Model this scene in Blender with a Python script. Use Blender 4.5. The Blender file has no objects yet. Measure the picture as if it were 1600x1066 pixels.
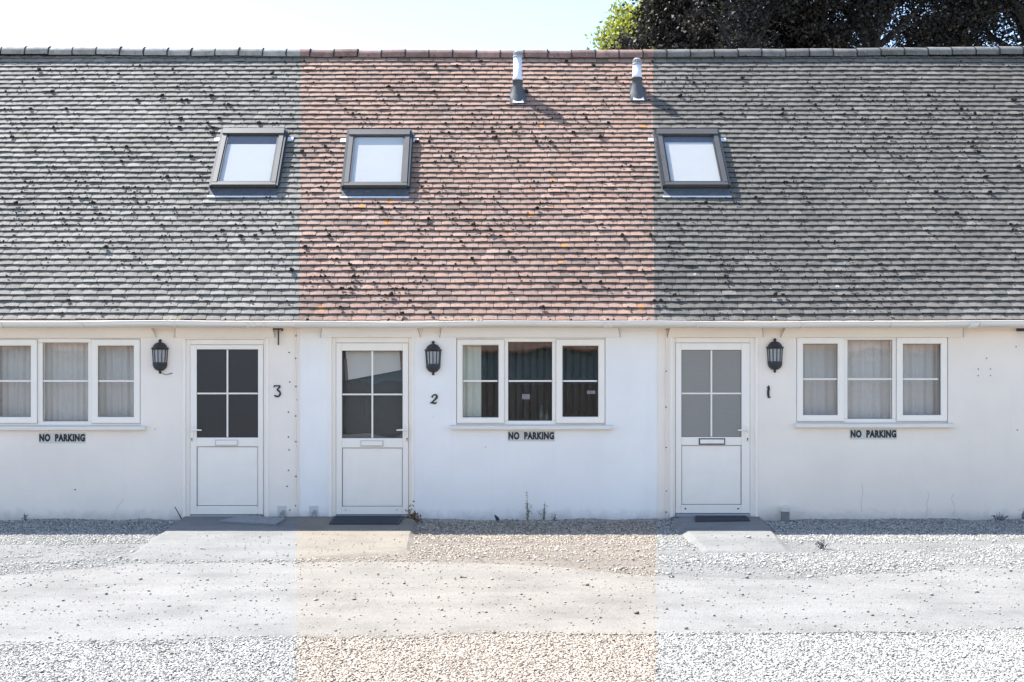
import bpy, math, random
import numpy as np
from mathutils import Vector, Matrix
R = math.radians
random.seed(7)
rng = np.random.default_rng(11)
scene = bpy.context.scene
COL = scene.collection

# ------------------------------------------------------------------ camera, sky, sun, exposure
F, CX, HY, H = 1640.0, 745.0, 600.0, 1.67        # focal length (px of the photo), principal point, eye height
CAMY = -12.7
cd = bpy.data.cameras.new("camera")
cam = bpy.data.objects.new("camera", cd); COL.objects.link(cam)
cam.location = (0, CAMY, H); cam.rotation_euler = (R(90), 0, 0)
cd.sensor_width = 36; cd.lens = 36 * F / 1600
cd.shift_x = (800 - CX) / 1600; cd.shift_y = (HY - 533) / 1600
cd.clip_end = 3000
scene.camera = cam

SUN = Vector((-0.50, 0.285, 0.873)).normalized()   # towards the sun
el = math.asin(SUN.z); az = math.atan2(SUN.x, SUN.y)
world = bpy.data.worlds.new("World"); scene.world = world; world.use_nodes = True
wt = world.node_tree
bg = wt.nodes["Background"]
sky = wt.nodes.new("ShaderNodeTexSky"); sky.sky_type = 'NISHITA'; sky.sun_disc = False
sky.sun_elevation = el; sky.sun_rotation = az % (2 * math.pi)
sky.air_density = 0.82; sky.dust_density = 0.25; sky.ozone_density = 0.0
wt.links.new(sky.outputs[0], bg.inputs[0]); bg.inputs[1].default_value = 0.128
sl = bpy.data.lights.new("sun", 'SUN'); sl.energy = 3.8; sl.angle = R(0.5); sl.color = (1.0, 0.98, 0.95)
so = bpy.data.objects.new("sun", sl); COL.objects.link(so)
so.rotation_euler = SUN.to_track_quat('Z', 'Y').to_euler()
so.location = (-20, 15, 30)
vs = scene.view_settings
vs.view_transform = 'Standard'; vs.look = 'None'; vs.gamma = 1.0; vs.use_curve_mapping = False
vs.exposure = 1.90
scene.cycles.max_bounces = 8

# ------------------------------------------------------------------ measures
def wx(px): return (px - CX) * 12.7 / F
def wz(py): return H - (py - HY) * 12.7 / F
def gp(px, py):
    d = F * H / (py - HY)
    return ((px - CX) * d / F, CAMY + d)
TH = R(53); SN, CS = math.sin(TH), math.cos(TH)
EY, EZ = -0.20, 2.41                              # eaves edge
SL = 5.22                                         # slope length
def rp(x, s, n=0.0):                              # roof point: across, up the slope, off the slope
    return Vector((x, EY + s * CS - n * SN, EZ + s * SN + n * CS))
def rs(py):                                       # slope distance seen at a picture height
    k = (HY - py) / F
    return (k * (EY - CAMY) - (EZ - H)) / (SN - k * CS)
def rx(px, s): return (px - CX) * (EY - CAMY + s * CS) / F
RIDGE = rp(0, SL)

# ------------------------------------------------------------------ materials
def new_mat(name):
    m = bpy.data.materials.new(name); m.use_nodes = True
    nt = m.node_tree
    return m, nt, nt.nodes["Principled BSDF"]
def N(nt, t, **kw):
    n = nt.nodes.new(t)
    for k, v in kw.items(): setattr(n, k, v)
    return n
def L(nt, a, b): nt.links.new(a, b)
def math_n(nt, op, a, b=None):
    n = N(nt, "ShaderNodeMath", operation=op)
    for i, v in enumerate((a, b)):
        if v is None: continue
        if isinstance(v, (int, float)): n.inputs[i].default_value = v
        else: L(nt, v, n.inputs[i])
    return n.outputs[0]
def mix(nt, fac, a, b, mode='MIX'):
    n = N(nt, "ShaderNodeMix", data_type='RGBA', blend_type=mode)
    for s, v in ((0, fac), (6, a), (7, b)):
        if isinstance(v, (int, float)): n.inputs[s].default_value = v
        elif isinstance(v, (tuple, list)): n.inputs[s].default_value = (*v[:3], 1)
        else: L(nt, v, n.inputs[s])
    return n.outputs[2]
def ramp(nt, v, stops):
    n = N(nt, "ShaderNodeValToRGB")
    e = n.color_ramp.elements
    while len(e) < len(stops): e.new(0.5)
    for i, (p, c) in enumerate(stops):
        e[i].position = p
        e[i].color = (*c, 1) if isinstance(c, (tuple, list)) else (c, c, c, 1)
    L(nt, v, n.inputs[0]); return n.outputs[0]
def noise(nt, scale, detail=4, rough=0.6, vec=None, dist=0.0):
    n = N(nt, "ShaderNodeTexNoise"); n.inputs['Scale'].default_value = scale
    n.inputs['Detail'].default_value = detail; n.inputs['Roughness'].default_value = rough
    n.inputs['Distortion'].default_value = dist
    if vec is not None: L(nt, vec, n.inputs['Vector'])
    return n.outputs[0]
def geo_pos(nt): return N(nt, "ShaderNodeNewGeometry").outputs['Position']
def attr(nt, name): return N(nt, "ShaderNodeAttribute", attribute_name=name)
def bump(nt, h, strength, dist, bsdf):
    b = N(nt, "ShaderNodeBump"); b.inputs['Strength'].default_value = strength; b.inputs['Distance'].default_value = dist
    L(nt, h, b.inputs['Height']); L(nt, b.outputs[0], bsdf.inputs['Normal'])
def zone(nt, c3, c2, c1, kind):
    """colour of house 3 / 2 / 1 plot; the plots' boundary lines are straight lines on the roof and the yard"""
    sep = N(nt, "ShaderNodeSeparateXYZ"); L(nt, geo_pos(nt), sep.inputs[0])
    if kind == 'roof': w = math_n(nt, 'MULTIPLY_ADD', sep.outputs[2], 0.1215); nd = w.node; nd.inputs[2].default_value = 2.11 - 0.1215 * EZ
    elif kind == 'yard': w = math_n(nt, 'MULTIPLY_ADD', sep.outputs[1], 0.1715); nd = w.node; nd.inputs[2].default_value = 0.1715 * 12.7
    else: w = 2.17
    right = math_n(nt, 'GREATER_THAN', sep.outputs[0], 0.0)
    ax = math_n(nt, 'ABSOLUTE', sep.outputs[0])
    mid = math_n(nt, 'LESS_THAN', ax, w)
    return mix(nt, mid, mix(nt, right, c3, c1), c2), mid

def simple(name, col, rough=0.5, metal=0.0, var=0.06, nscale=6.0, bumps=None, spec=0.5):
    m, nt, b = new_mat(name)
    n = noise(nt, nscale, 5)
    f = ramp(nt, n, [(0.3, 1 - var), (0.7, 1 + var)])
    L(nt, mix(nt, 1.0, col, f, 'MULTIPLY'), b.inputs['Base Color'])
    b.inputs['Roughness'].default_value = rough; b.inputs['Metallic'].default_value = metal
    b.inputs['Specular IOR Level'].default_value = spec
    if bumps: bump(nt, noise(nt, bumps[0], 6), bumps[1], bumps[2], b)
    return m

def tile_mat():
    m, nt, b = new_mat("clay_roof_tile")
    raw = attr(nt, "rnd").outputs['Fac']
    edge = math_n(nt, 'GREATER_THAN', raw, 1.5)            # lower edge of each tile, painted dark for the shade under the course
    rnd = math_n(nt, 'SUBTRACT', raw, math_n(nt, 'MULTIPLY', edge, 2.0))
    pos = geo_pos(nt)
    pink = ramp(nt, rnd, [(0.0, (0.185, 0.126, 0.098)), (0.18, (0.225, 0.152, 0.118)), (0.4, (0.29, 0.178, 0.132)), (0.62, (0.275, 0.188, 0.148)), (0.82, (0.325, 0.199, 0.145)), (1.0, (0.355, 0.232, 0.176))])
    g3 = mix(nt, 1.0, ramp(nt, rnd, [(0.0, 0.155), (0.3, 0.19), (0.7, 0.215), (1.0, 0.265)]), (1.0, 0.905, 0.765), 'MULTIPLY')
    g1 = mix(nt, 1.0, ramp(nt, rnd, [(0.0, 0.105), (0.3, 0.128), (0.7, 0.148), (1.0, 0.19)]), (1.0, 0.905, 0.765), 'MULTIPLY')
    col, mid = zone(nt, g3, pink, g1, 'roof')
    # broad weathering
    big = noise(nt, 0.9, 4, 0.6, pos)
    col = mix(nt, ramp(nt, big, [(0.38, 0.0), (0.62, 0.5)]), col, mix(nt, 1.0, col, (0.80, 0.80, 0.80), 'MULTIPLY'))
    # tile-face mottling
    fine = noise(nt, 38, 6, 0.7, pos)
    col = mix(nt, 1.0, col, ramp(nt, fine, [(0.25, 0.58), (0.5, 1.0), (0.75, 1.2)]), 'MULTIPLY')
    # dark grime specks, pale lichen rings
    sp = noise(nt, 75, 3, 0.5, pos)
    col = mix(nt, ramp(nt, sp, [(0.66, 0.0), (0.72, 0.8)]), col, (0.05, 0.048, 0.045))
    li = noise(nt, 24, 4, 0.65, pos, 0.6)
    col = mix(nt, ramp(nt, li, [(0.66, 0.0), (0.71, 0.7)]), col, (0.62, 0.61, 0.58))
    # orange lichen, only on the red roof
    ol = N(nt, "ShaderNodeTexVoronoi"); ol.inputs['Scale'].default_value = 2.1; L(nt, pos, ol.inputs['Vector'])
    wob = noise(nt, 26, 4, 0.6, pos)
    d = math_n(nt, 'ADD', ol.outputs['Distance'], math_n(nt, 'MULTIPLY', wob, 0.12))
    of = math_n(nt, 'MULTIPLY', ramp(nt, d, [(0.125, 0.9), (0.165, 0.0)]), mid)
    col = mix(nt, of, col, (0.50, 0.19, 0.04))
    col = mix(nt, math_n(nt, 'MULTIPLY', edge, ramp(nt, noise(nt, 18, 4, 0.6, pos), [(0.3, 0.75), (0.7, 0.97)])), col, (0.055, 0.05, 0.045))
    L(nt, col, b.inputs['Base Color'])
    b.inputs['Roughness'].default_value = 0.85; b.inputs['Specular IOR Level'].default_value = 0.25
    bump(nt, noise(nt, 55, 6, 0.7, pos), 0.5, 0.006, b)
    return m

def ridge_mat():
    m, nt, b = new_mat("ridge_tile_clay")
    pos = geo_pos(nt)
    col, _ = zone(nt, (0.27, 0.25, 0.22), (0.215, 0.13, 0.105), (0.125, 0.117, 0.105), 'roof')
    col = mix(nt, 1.0, col, ramp(nt, noise(nt, 9, 6, 0.7, pos), [(0.3, 0.55), (0.5, 1.0), (0.72, 1.25)]), 'MULTIPLY')
    col = mix(nt, 1.0, col, ramp(nt, attr(nt, "rnd").outputs['Fac'], [(0, 0.8), (1, 1.2)]), 'MULTIPLY')
    col = mix(nt, ramp(nt, noise(nt, 30, 3, 0.6, pos), [(0.68, 0), (0.73, 0.8)]), col, (0.6, 0.6, 0.58))
    L(nt, col, b.inputs['Base Color']); b.inputs['Roughness'].default_value = 0.9
    bump(nt, noise(nt, 60, 6, 0.7, pos), 0.5, 0.006, b)
    return m

def render_mat(name, col):
    m, nt, b = new_mat(name)
    pos = geo_pos(nt)
    c = mix(nt, 1.0, col, ramp(nt, noise(nt, 0.9, 5, 0.6, pos), [(0.3, 0.93), (0.7, 1.03)]), 'MULTIPLY')
    # rain-washed streaks (stretched noise), splash dirt low on the wall
    mp = N(nt, "ShaderNodeMapping"); mp.inputs['Scale'].default_value = (9, 9, 0.6); L(nt, pos, mp.inputs[0])
    c = mix(nt, ramp(nt, noise(nt, 1.0, 4, 0.6, mp.outputs[0]), [(0.55, 0.0), (0.85, 0.12)]), c, (0.55, 0.54, 0.52))
    sep = N(nt, "ShaderNodeSeparateXYZ"); L(nt, pos, sep.inputs[0])
    low = math_n(nt, 'ADD', sep.outputs[2], math_n(nt, 'MULTIPLY', noise(nt, 7, 5, 0.7, pos), 0.22))
    c = mix(nt, ramp(nt, low, [(0.10, 0.75), (0.27, 0.0)]), c, (0.42, 0.40, 0.37))
    c = mix(nt, ramp(nt, noise(nt, 14, 3, 0.5, pos), [(0.745, 0.0), (0.765, 0.6)]), c, (0.30, 0.28, 0.26))
    L(nt, c, b.inputs['Base Color']); b.inputs['Roughness'].default_value = 0.8; b.inputs['Specular IOR Level'].default_value = 0.3
    h = math_n(nt, 'ADD', math_n(nt, 'MULTIPLY', noise(nt, 2.2, 3, 0.5, pos), 4.0), noise(nt, 110, 4, 0.6, pos))
    bump(nt, h, 0.35, 0.008, b)
    return m

def stone_mat(name, kind):
    m, nt, b = new_mat(name)
    rnd = attr(nt, "rnd").outputs['Fac']; pos = geo_pos(nt)
    warm = ramp(nt, rnd, [(0.0, (0.11, 0.085, 0.065)), (0.10, (0.21, 0.16, 0.115)), (0.25, (0.33, 0.265, 0.20)), (0.6, (0.43, 0.365, 0.29)), (0.85, (0.50, 0.445, 0.365)), (1.0, (0.30, 0.205, 0.14))])
    grey = mix(nt, 1.0, ramp(nt, rnd, [(0.0, 0.08), (0.08, 0.15), (0.2, 0.28), (0.6, 0.37), (0.85, 0.43), (1.0, 0.50)]), (1.0, 0.95, 0.845), 'MULTIPLY')
    col, _ = zone(nt, grey, warm, grey, 'yard')
    col = mix(nt, 1.0, col, ramp(nt, noise(nt, 120, 3, 0.6, pos), [(0.3, 0.8), (0.7, 1.15)]), 'MULTIPLY')
    L(nt, col, b.inputs['Base Color']); b.inputs['Roughness'].default_value = 0.75; b.inputs['Specular IOR Level'].default_value = 0.35
    return m

def ground_mat(name, g, w, sc=1.0, bstr=0.6):
    m, nt, b = new_mat(name)
    pos = geo_pos(nt)
    col, _ = zone(nt, g, w, g, 'yard')
    col = mix(nt, 1.0, col, ramp(nt, noise(nt, 1.3, 5, 0.65, pos), [(0.32, 0.82), (0.5, 1.0), (0.7, 1.10)]), 'MULTIPLY')
    mp = N(nt, "ShaderNodeMapping"); mp.inputs['Scale'].default_value = (0.5, 3.5, 1); L(nt, pos, mp.inputs[0])
    col = mix(nt, 1.0, col, ramp(nt, noise(nt, 1.0, 4, 0.6, mp.outputs[0]), [(0.35, 0.93), (0.6, 1.03)]), 'MULTIPLY')
    col = mix(nt, 1.0, col, ramp(nt, noise(nt, 90 * sc, 4, 0.75, pos), [(0.30, 0.5), (0.46, 1.0), (0.75, 1.2)]), 'MULTIPLY')
    L(nt, col, b.inputs['Base Color']); b.inputs['Roughness'].default_value = 0.95; b.inputs['Specular IOR Level'].default_value = 0.15
    h = math_n(nt, 'ADD', noise(nt, 130 * sc, 5, 0.7, pos), math_n(nt, 'MULTIPLY', noise(nt, 6, 4, 0.6, pos), 2.0))
    bump(nt, h, bstr, 0.012, b)
    return m

def glass_mat(name, tint=(1, 1, 1), rough=0.0, strength=1.0):
    m = bpy.data.materials.new(name); m.use_nodes = True; nt = m.node_tree; nt.nodes.clear()
    out = N(nt, "ShaderNodeOutputMaterial"); tr = N(nt, "ShaderNodeBsdfTransparent"); gl = N(nt, "ShaderNodeBsdfGlossy")
    tr.inputs[0].default_value = (*tint, 1); gl.inputs['Roughness'].default_value = rough
    lw = N(nt, "ShaderNodeFresnel"); lw.inputs[0].default_value = 2.1
    mx = N(nt, "ShaderNodeMixShader")
    f = math_n(nt, 'MULTIPLY', lw.outputs[0], strength)
    bf = N(nt, 'ShaderNodeNewGeometry').outputs['Backfacing']
    f = math_n(nt, 'MULTIPLY', f, math_n(nt, 'SUBTRACT', 1.0, bf))
    bp = N(nt, "ShaderNodeBump"); bp.inputs['Strength'].default_value = 0.04; bp.inputs['Distance'].default_value = 0.05
    L(nt, noise(nt, 1.7, 2, 0.5, geo_pos(nt)), bp.inputs['Height']); L(nt, bp.outputs[0], gl.inputs['Normal'])
    L(nt, f, mx.inputs[0]); L(nt, tr.outputs[0], mx.inputs[1]); L(nt, gl.outputs[0], mx.inputs[2]); L(nt, mx.outputs[0], out.inputs[0])
    return m

def obscure_mat(name, col, sc=90):
    m, nt, b = new_mat(name)
    v = noise(nt, sc, 4, 0.6, geo_pos(nt))
    L(nt, mix(nt, 1.0, col, ramp(nt, v, [(0.3, 0.8), (0.7, 1.25)]), 'MULTIPLY'), b.inputs['Base Color'])
    b.inputs['Roughness'].default_value = 0.28
    bump(nt, v, 0.5, 0.004, b)
    return m

def leaf_mat(name, ramp_stops, trans):
    m = bpy.data.materials.new(name); m.use_nodes = True; nt = m.node_tree; nt.nodes.clear()
    out = N(nt, "ShaderNodeOutputMaterial"); d = N(nt, "ShaderNodeBsdfPrincipled"); t = N(nt, "ShaderNodeBsdfTranslucent"); mx = N(nt, "ShaderNodeMixShader")
    c = ramp(nt, attr(nt, "rnd").outputs['Fac'], ramp_stops)
    L(nt, c, d.inputs['Base Color']); d.inputs['Roughness'].default_value = 0.6; d.inputs['Specular IOR Level'].default_value = 0.3
    L(nt, c, t.inputs[0]); mx.inputs[0].default_value = trans
    L(nt, d.outputs[0], mx.inputs[1]); L(nt, t.outputs[0], mx.inputs[2]); L(nt, mx.outputs[0], out.inputs[0])
    return m

M = {}
M['tile'] = tile_mat(); M['ridge'] = ridge_mat()
M['wall3'] = render_mat('white_masonry_paint_grey', (0.90, 0.772, 0.635))
M['wall2'] = render_mat('white_masonry_paint', (0.89, 0.82, 0.73))
M['wall1'] = render_mat('white_masonry_paint_aged', (0.89, 0.757, 0.615))
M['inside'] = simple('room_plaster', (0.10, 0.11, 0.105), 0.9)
M['upvc'] = simple('white_plastic_frame', (0.89, 0.785, 0.655), 0.32, var=0.03, nscale=3, bumps=(14, 0.04, 0.003))
M['upvc_grey'] = simple('white_plastic_gutter', (0.74, 0.675, 0.59), 0.4, var=0.12, nscale=5)
M['gasket'] = simple('black_rubber_gasket', (0.05, 0.05, 0.05), 0.6)
M['glass'] = glass_mat('window_glass')
M['roofglass'] = glass_mat('roof_window_glass', (0.97, 0.985, 1.0))
M['ob_dark'] = obscure_mat('dark_obscure_glass', (0.025, 0.0225, 0.020))
M['ob_grey'] = obscure_mat('grey_obscure_glass', (0.25, 0.226, 0.19))
M['ob_green'] = obscure_mat('green_tinted_obscure_glass', (0.035, 0.045, 0.044))
M['velux'] = simple('grey_painted_aluminium', (0.075, 0.071, 0.066), 0.5, 0.1, var=0.1)
M['velux_dark'] = simple('dark_grey_aluminium', (0.035, 0.036, 0.039), 0.45, 0.3, var=0.1)
M['lead'] = simple('lead_flashing', (0.06, 0.062, 0.068), 0.75, 0.0, var=0.25, nscale=12, bumps=(25, 0.4, 0.006))
M['lead_pale'] = simple('bare_lead_edge', (0.62, 0.63, 0.65), 0.45, 0.2, var=0.15, nscale=12, bumps=(25, 0.4, 0.006))
M['blind'] = simple('white_blind_and_reflection', (0.54, 0.49, 0.42), 0.9, var=0.02)
M['net'] = simple('grey_net_fabric', (0.58, 0.53, 0.46), 0.95, var=0.05, nscale=20)
M['cream'] = simple('cream_curtain_fabric', (0.62, 0.62, 0.50), 0.95, var=0.05)
M['slat'] = simple('dark_blind_slat', (0.016, 0.018, 0.016), 0.8, var=0.1)
M['pipe'] = simple('grey_white_plastic_pipe', (0.62, 0.62, 0.66), 0.4, var=0.08, nscale=9)
M['cowl'] = simple('weathered_grey_cowl', (0.30, 0.30, 0.30), 0.6, var=0.3, nscale=30)
M['black'] = simple('black_painted_metal', (0.030, 0.028, 0.028), 0.5, var=0.3, nscale=30, bumps=(60, 0.3, 0.003))
M['frost'] = obscure_mat('frosted_lantern_glass', (0.33, 0.32, 0.30), 60)
M['plate'] = simple('pale_grey_sign_plate', (0.60, 0.56, 0.49), 0.5, var=0.1, nscale=20)
M['letter'] = simple('black_letter_plastic', (0.012, 0.012, 0.013), 0.4)
M['moss'] = simple('dark_dry_moss', (0.030, 0.027, 0.022), 1.0, var=0.5, nscale=60, bumps=(90, 1.0, 0.01), spec=0.1)
M['mortar'] = simple('dark_mossy_mortar', (0.035, 0.033, 0.030), 1.0, var=0.4, nscale=40, bumps=(60, 1.0, 0.01), spec=0.1)
M['concrete'] = ground_mat('worn_concrete', (0.182, 0.178, 0.167), (0.205, 0.18, 0.145), 0.9, 0.5)
M['dust'] = ground_mat('dusty_track', (0.200, 0.192, 0.178), (0.208, 0.189, 0.163), 1.0, 0.5)
M['soil'] = ground_mat('stony_soil', (0.19, 0.185, 0.173), (0.195, 0.168, 0.140), 0.6, 1.0)
M['stone'] = stone_mat('flint_gravel', 'yard')
M['mat'] = simple('dark_ribbed_rubber', (0.045, 0.046, 0.05), 0.85, var=0.3, nscale=40, bumps=(120, 0.8, 0.004))
M['slabstone'] = simple('grey_paving_slab', (0.22, 0.22, 0.218), 0.9, var=0.25, nscale=12, bumps=(60, 0.6, 0.006))
M['bark'] = simple('dark_bark', (0.055, 0.054, 0.052), 0.95, var=0.4, nscale=14, bumps=(25, 1.0, 0.03))
M['leaf_dark'] = leaf_mat('dark_grey_leaf', [(0, (0.008, 0.007, 0.0057)), (0.5, (0.020, 0.0175, 0.0145)), (1, (0.115, 0.101, 0.083))], 0.14)  # leaf colour darkened for the shaded side of the backlit tree
M['leaf_green'] = leaf_mat('lime_green_leaf', [(0, (0.12, 0.145, 0.02)), (0.5, (0.29, 0.31, 0.05)), (1, (0.48, 0.46, 0.11))], 0.5)
M['dry'] = leaf_mat('dry_brown_leaf', [(0, (0.06, 0.035, 0.02)), (0.6, (0.16, 0.09, 0.045)), (1, (0.30, 0.19, 0.10))], 0.2)
M['weed'] = leaf_mat('dry_weed', [(0, (0.14, 0.11, 0.07)), (1, (0.34, 0.30, 0.20))], 0.2)
M['weed_grey'] = leaf_mat('grey_weed', [(0, (0.04, 0.04, 0.04)), (1, (0.16, 0.16, 0.16))], 0.2)
M['wood'] = simple('weathered_timber', (0.20, 0.195, 0.185), 0.9, var=0.35, nscale=25, bumps=(50, 0.7, 0.006))
M['brown'] = simple('brown_board_edge', (0.16, 0.085, 0.05), 0.7, var=0.2)
M['bottle'] = simple('green_bottle_glass', (0.03, 0.05, 0.035), 0.1)
M['straw'] = simple('dry_straw', (0.55, 0.46, 0.30), 0.9, var=0.2)
M['paper'] = simple('white_sticker', (0.22, 0.205, 0.20), 0.6, var=0.1)
M['redink'] = simple('red_ink', (0.22, 0.10, 0.10), 0.6)
M['fence'] = simple('dark_fence_timber', (0.10, 0.085, 0.07), 0.9, var=0.3, nscale=8)
M['outwall'] = simple('grey_green_paint', (0.38, 0.43, 0.39), 0.9, var=0.2)
M['outroof'] = simple('brown_roof_tiles', (0.19, 0.115, 0.085), 0.9, var=0.3)
M['crack'] = simple('hairline_crack', (0.30, 0.295, 0.285), 0.9)

# ------------------------------------------------------------------ mesh helpers
class MB:
    def __init__(s): s.v = []; s.f = []; s.r = []
    def add(s, vs, fs, r=None):
        o = len(s.v); s.v += [tuple(p) for p in vs]; s.f += [tuple(i + o for i in f) for f in fs]
        s.r += [random.random() if r is None else r] * len(vs)
        return s
    def box(s, x0, x1, y0, y1, z0, z1, b=0.0):
        if x0 > x1: x0, x1 = x1, x0
        if y0 > y1: y0, y1 = y1, y0
        if z0 > z1: z0, z1 = z1, z0
        if b <= 0:
            vs = [(x, y, z) for x in (x0, x1) for y in (y0, y1) for z in (z0, z1)]
            return s.add(vs, [(0, 1, 3, 2), (4, 6, 7, 5), (0, 4, 5, 1), (2, 3, 7, 6), (0, 2, 6, 4), (1, 5, 7, 3)])
        # box with chamfered edges on the front (-y) face
        b = min(b, (x1 - x0) * .45, (z1 - z0) * .45, (y1 - y0) * .9)
        vs = [(x0, y1, z0), (x1, y1, z0), (x1, y1, z1), (x0, y1, z1),
              (x0, y0 + b, z0), (x1, y0 + b, z0), (x1, y0 + b, z1), (x0, y0 + b, z1),
              (x0 + b, y0, z0 + b), (x1 - b, y0, z0 + b), (x1 - b, y0, z1 - b), (x0 + b, y0, z1 - b)]
        fs = [(0, 3, 2, 1), (8, 9, 10, 11)]
        for k in range(4):
            j = (k + 1) % 4
            fs += [(k, j, 4 + j, 4 + k), (4 + k, 4 + j, 8 + j, 8 + k)]
        return s.add(vs, fs)
    def rbox(s, x0, x1, s0, s1, n0, n1):                # box lying on the roof slope
        vs = [rp(x, a, n) for x in (x0, x1) for a in (s0, s1) for n in (n0, n1)]
        return s.add(vs, [(0, 1, 3, 2), (4, 6, 7, 5), (0, 4, 5, 1), (2, 3, 7, 6), (0, 2, 6, 4), (1, 5, 7, 3)])
    def rprism(s, pts, n0, n1):                         # polygon (x, s) on the slope, with thickness
        k = len(pts)
        vs = [rp(x, a, n0) for x, a in pts] + [rp(x, a, n1) for x, a in pts]
        fs = [tuple(range(k))[::-1], tuple(range(k, 2 * k))] + [(i, (i + 1) % k, k + (i + 1) % k, k + i) for i in range(k)]
        return s.add(vs, fs)
    def prism(s, pts, y0, y1):                          # polygon (x, z) given depth along y
        k = len(pts)
        vs = [(x, y0, z) for x, z in pts] + [(x, y1, z) for x, z in pts]
        fs = [tuple(range(k)), tuple(range(k, 2 * k))[::-1]] + [(i, k + i, k + (i + 1) % k, (i + 1) % k) for i in range(k)]
        return s.add(vs, fs)
    def slab(s, pts, z0, z1):                           # polygon (x, y) given height
        k = len(pts)
        vs = [(x, y, z0) for x, y in pts] + [(x, y, z1) for x, y in pts]
        fs = [tuple(range(k))[::-1], tuple(range(k, 2 * k))] + [(i, (i + 1) % k, k + (i + 1) % k, k + i) for i in range(k)]
        return s.add(vs, fs)
    def tube(s, pts, rad, seg=8, r=None):
        pts = [Vector(p) for p in pts]; n = len(pts)
        if isinstance(rad, (int, float)): rad = [rad] * n
        vs = []; up = Vector((0.31, 0.87, 0.37))
        for i, p in enumerate(pts):
            t = (pts[min(i + 1, n - 1)] - pts[max(i - 1, 0)]).normalized()
            a = t.cross(up)
            if a.length < 1e-3: a = t.cross(Vector((1, 0, 0)))
            a.normalize(); b = t.cross(a)
            for k in range(seg):
                an = 2 * math.pi * k / seg
                vs.append(p + (a * math.cos(an) + b * math.sin(an)) * rad[i])
        fs = [(i * seg + k, i * seg + (k + 1) % seg, (i + 1) * seg + (k + 1) % seg, (i + 1) * seg + k) for i in range(n - 1) for k in range(seg)]
        fs += [tuple(range(seg))[::-1], tuple(range((n - 1) * seg, n * seg))]
        return s.add(vs, fs, r)
    def lathe(s, prof, c, seg=24, a0=0.0, a1=2 * math.pi):
        full = abs(a1 - a0) > 6.28
        m = seg if full else seg + 1
        vs = [(c[0] + r * math.cos(a0 + (a1 - a0) * k / seg), c[1] + r * math.sin(a0 + (a1 - a0) * k / seg), c[2] + z) for r, z in prof for k in range(m)]
        fs = []
        for i in range(len(prof) - 1):
            for k in range(seg):
                j = (k + 1) % m if full else k + 1
                fs.append((i * m + k, i * m + j, (i + 1) * m + j, (i + 1) * m + k))
        fs += [tuple(range(m))[::-1], tuple(range((len(prof) - 1) * m, len(prof) * m))]
        return s.add(vs, fs)
    def build(s, name, mat, parent=None, smooth=False):
        me = bpy.data.meshes.new(name); me.from_pydata(s.v, [], s.f); me.update()
        a = me.attributes.new("rnd", 'FLOAT', 'POINT'); a.data.foreach_set("value", s.r)
        return link(name, me, mat, parent, smooth)
def link(name, me, mat, parent=None, smooth=False):
    me.materials.append(mat)
    if smooth:
        me.polygons.foreach_set("use_smooth", [True] * len(me.polygons))
    o = bpy.data.objects.new(name, me); COL.objects.link(o)
    if parent is not None:
        o.parent = parent
        t = Vector(parent.location); p = parent.parent
        while p is not None: t += Vector(p.location); p = p.parent
        o.location = -t                                    # meshes are modelled in world metres
    return o
def np_mesh(name, V, Fc, rnd, mat, parent=None, smooth=False):
    k = Fc.shape[1]
    me = bpy.data.meshes.new(name)
    me.vertices.add(len(V)); me.vertices.foreach_set("co", V.astype(np.float32).ravel())
    me.loops.add(Fc.size); me.loops.foreach_set("vertex_index", Fc.astype(np.int32).ravel())
    me.polygons.add(len(Fc)); me.polygons.foreach_set("loop_start", np.arange(0, Fc.size, k, dtype=np.int32))
    me.update(calc_edges=True)
    a = me.attributes.new("rnd", 'FLOAT', 'POINT'); a.data.foreach_set("value", rnd.astype(np.float32))
    return link(name, me, mat, parent, smooth)
def tag(o, label=None, cat=None, group=None, kind=None):
    if label: o["label"] = label
    if cat: o["category"] = cat
    if group: o["group"] = group
    if kind: o["kind"] = kind
    return o
def thing(name, loc, label, cat, group=None):
    o = bpy.data.objects.new(name, None); COL.objects.link(o); o.location = loc; o.empty_display_size = 0.2
    return tag(o, label, cat, group)
def copy_tree(o, parent=None):
    c = o.copy(); COL.objects.link(c); c.parent = parent
    for ch in list(o.children): copy_tree(ch, c)
    return c

# icosahedron for stones and moss
_t = (1 + 5 ** .5) / 2
ICO_V = np.array([(-1, _t, 0), (1, _t, 0), (-1, -_t, 0), (1, -_t, 0), (0, -1, _t), (0, 1, _t), (0, -1, -_t), (0, 1, -_t), (_t, 0, -1), (_t, 0, 1), (-_t, 0, -1), (-_t, 0, 1)]) / math.sqrt(1 + _t * _t)
ICO_F = np.array([(0, 11, 5), (0, 5, 1), (0, 1, 7), (0, 7, 10), (0, 10, 11), (1, 5, 9), (5, 11, 4), (11, 10, 2), (10, 7, 6), (7, 1, 8), (3, 9, 4), (3, 4, 2), (3, 2, 6), (3, 6, 8), (3, 8, 9), (4, 9, 5), (2, 4, 11), (6, 2, 10), (8, 6, 7), (9, 8, 1)])
def rand_rot(n):
    q = rng.normal(size=(n, 4)); q /= np.linalg.norm(q, axis=1)[:, None]
    w, x, y, z = q.T
    return np.stack([np.stack([1 - 2 * (y * y + z * z), 2 * (x * y - z * w), 2 * (x * z + y * w)], 1),
                     np.stack([2 * (x * y + z * w), 1 - 2 * (x * x + z * z), 2 * (y * z - x * w)], 1),
                     np.stack([2 * (x * z - y * w), 2 * (y * z + x * w), 1 - 2 * (x * x + y * y)], 1)], 1)
CUB_V = np.array([(x, y, z) for x in (-1, 1) for y in (-1, 1) for z in (-1, 1)]) * .68
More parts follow.
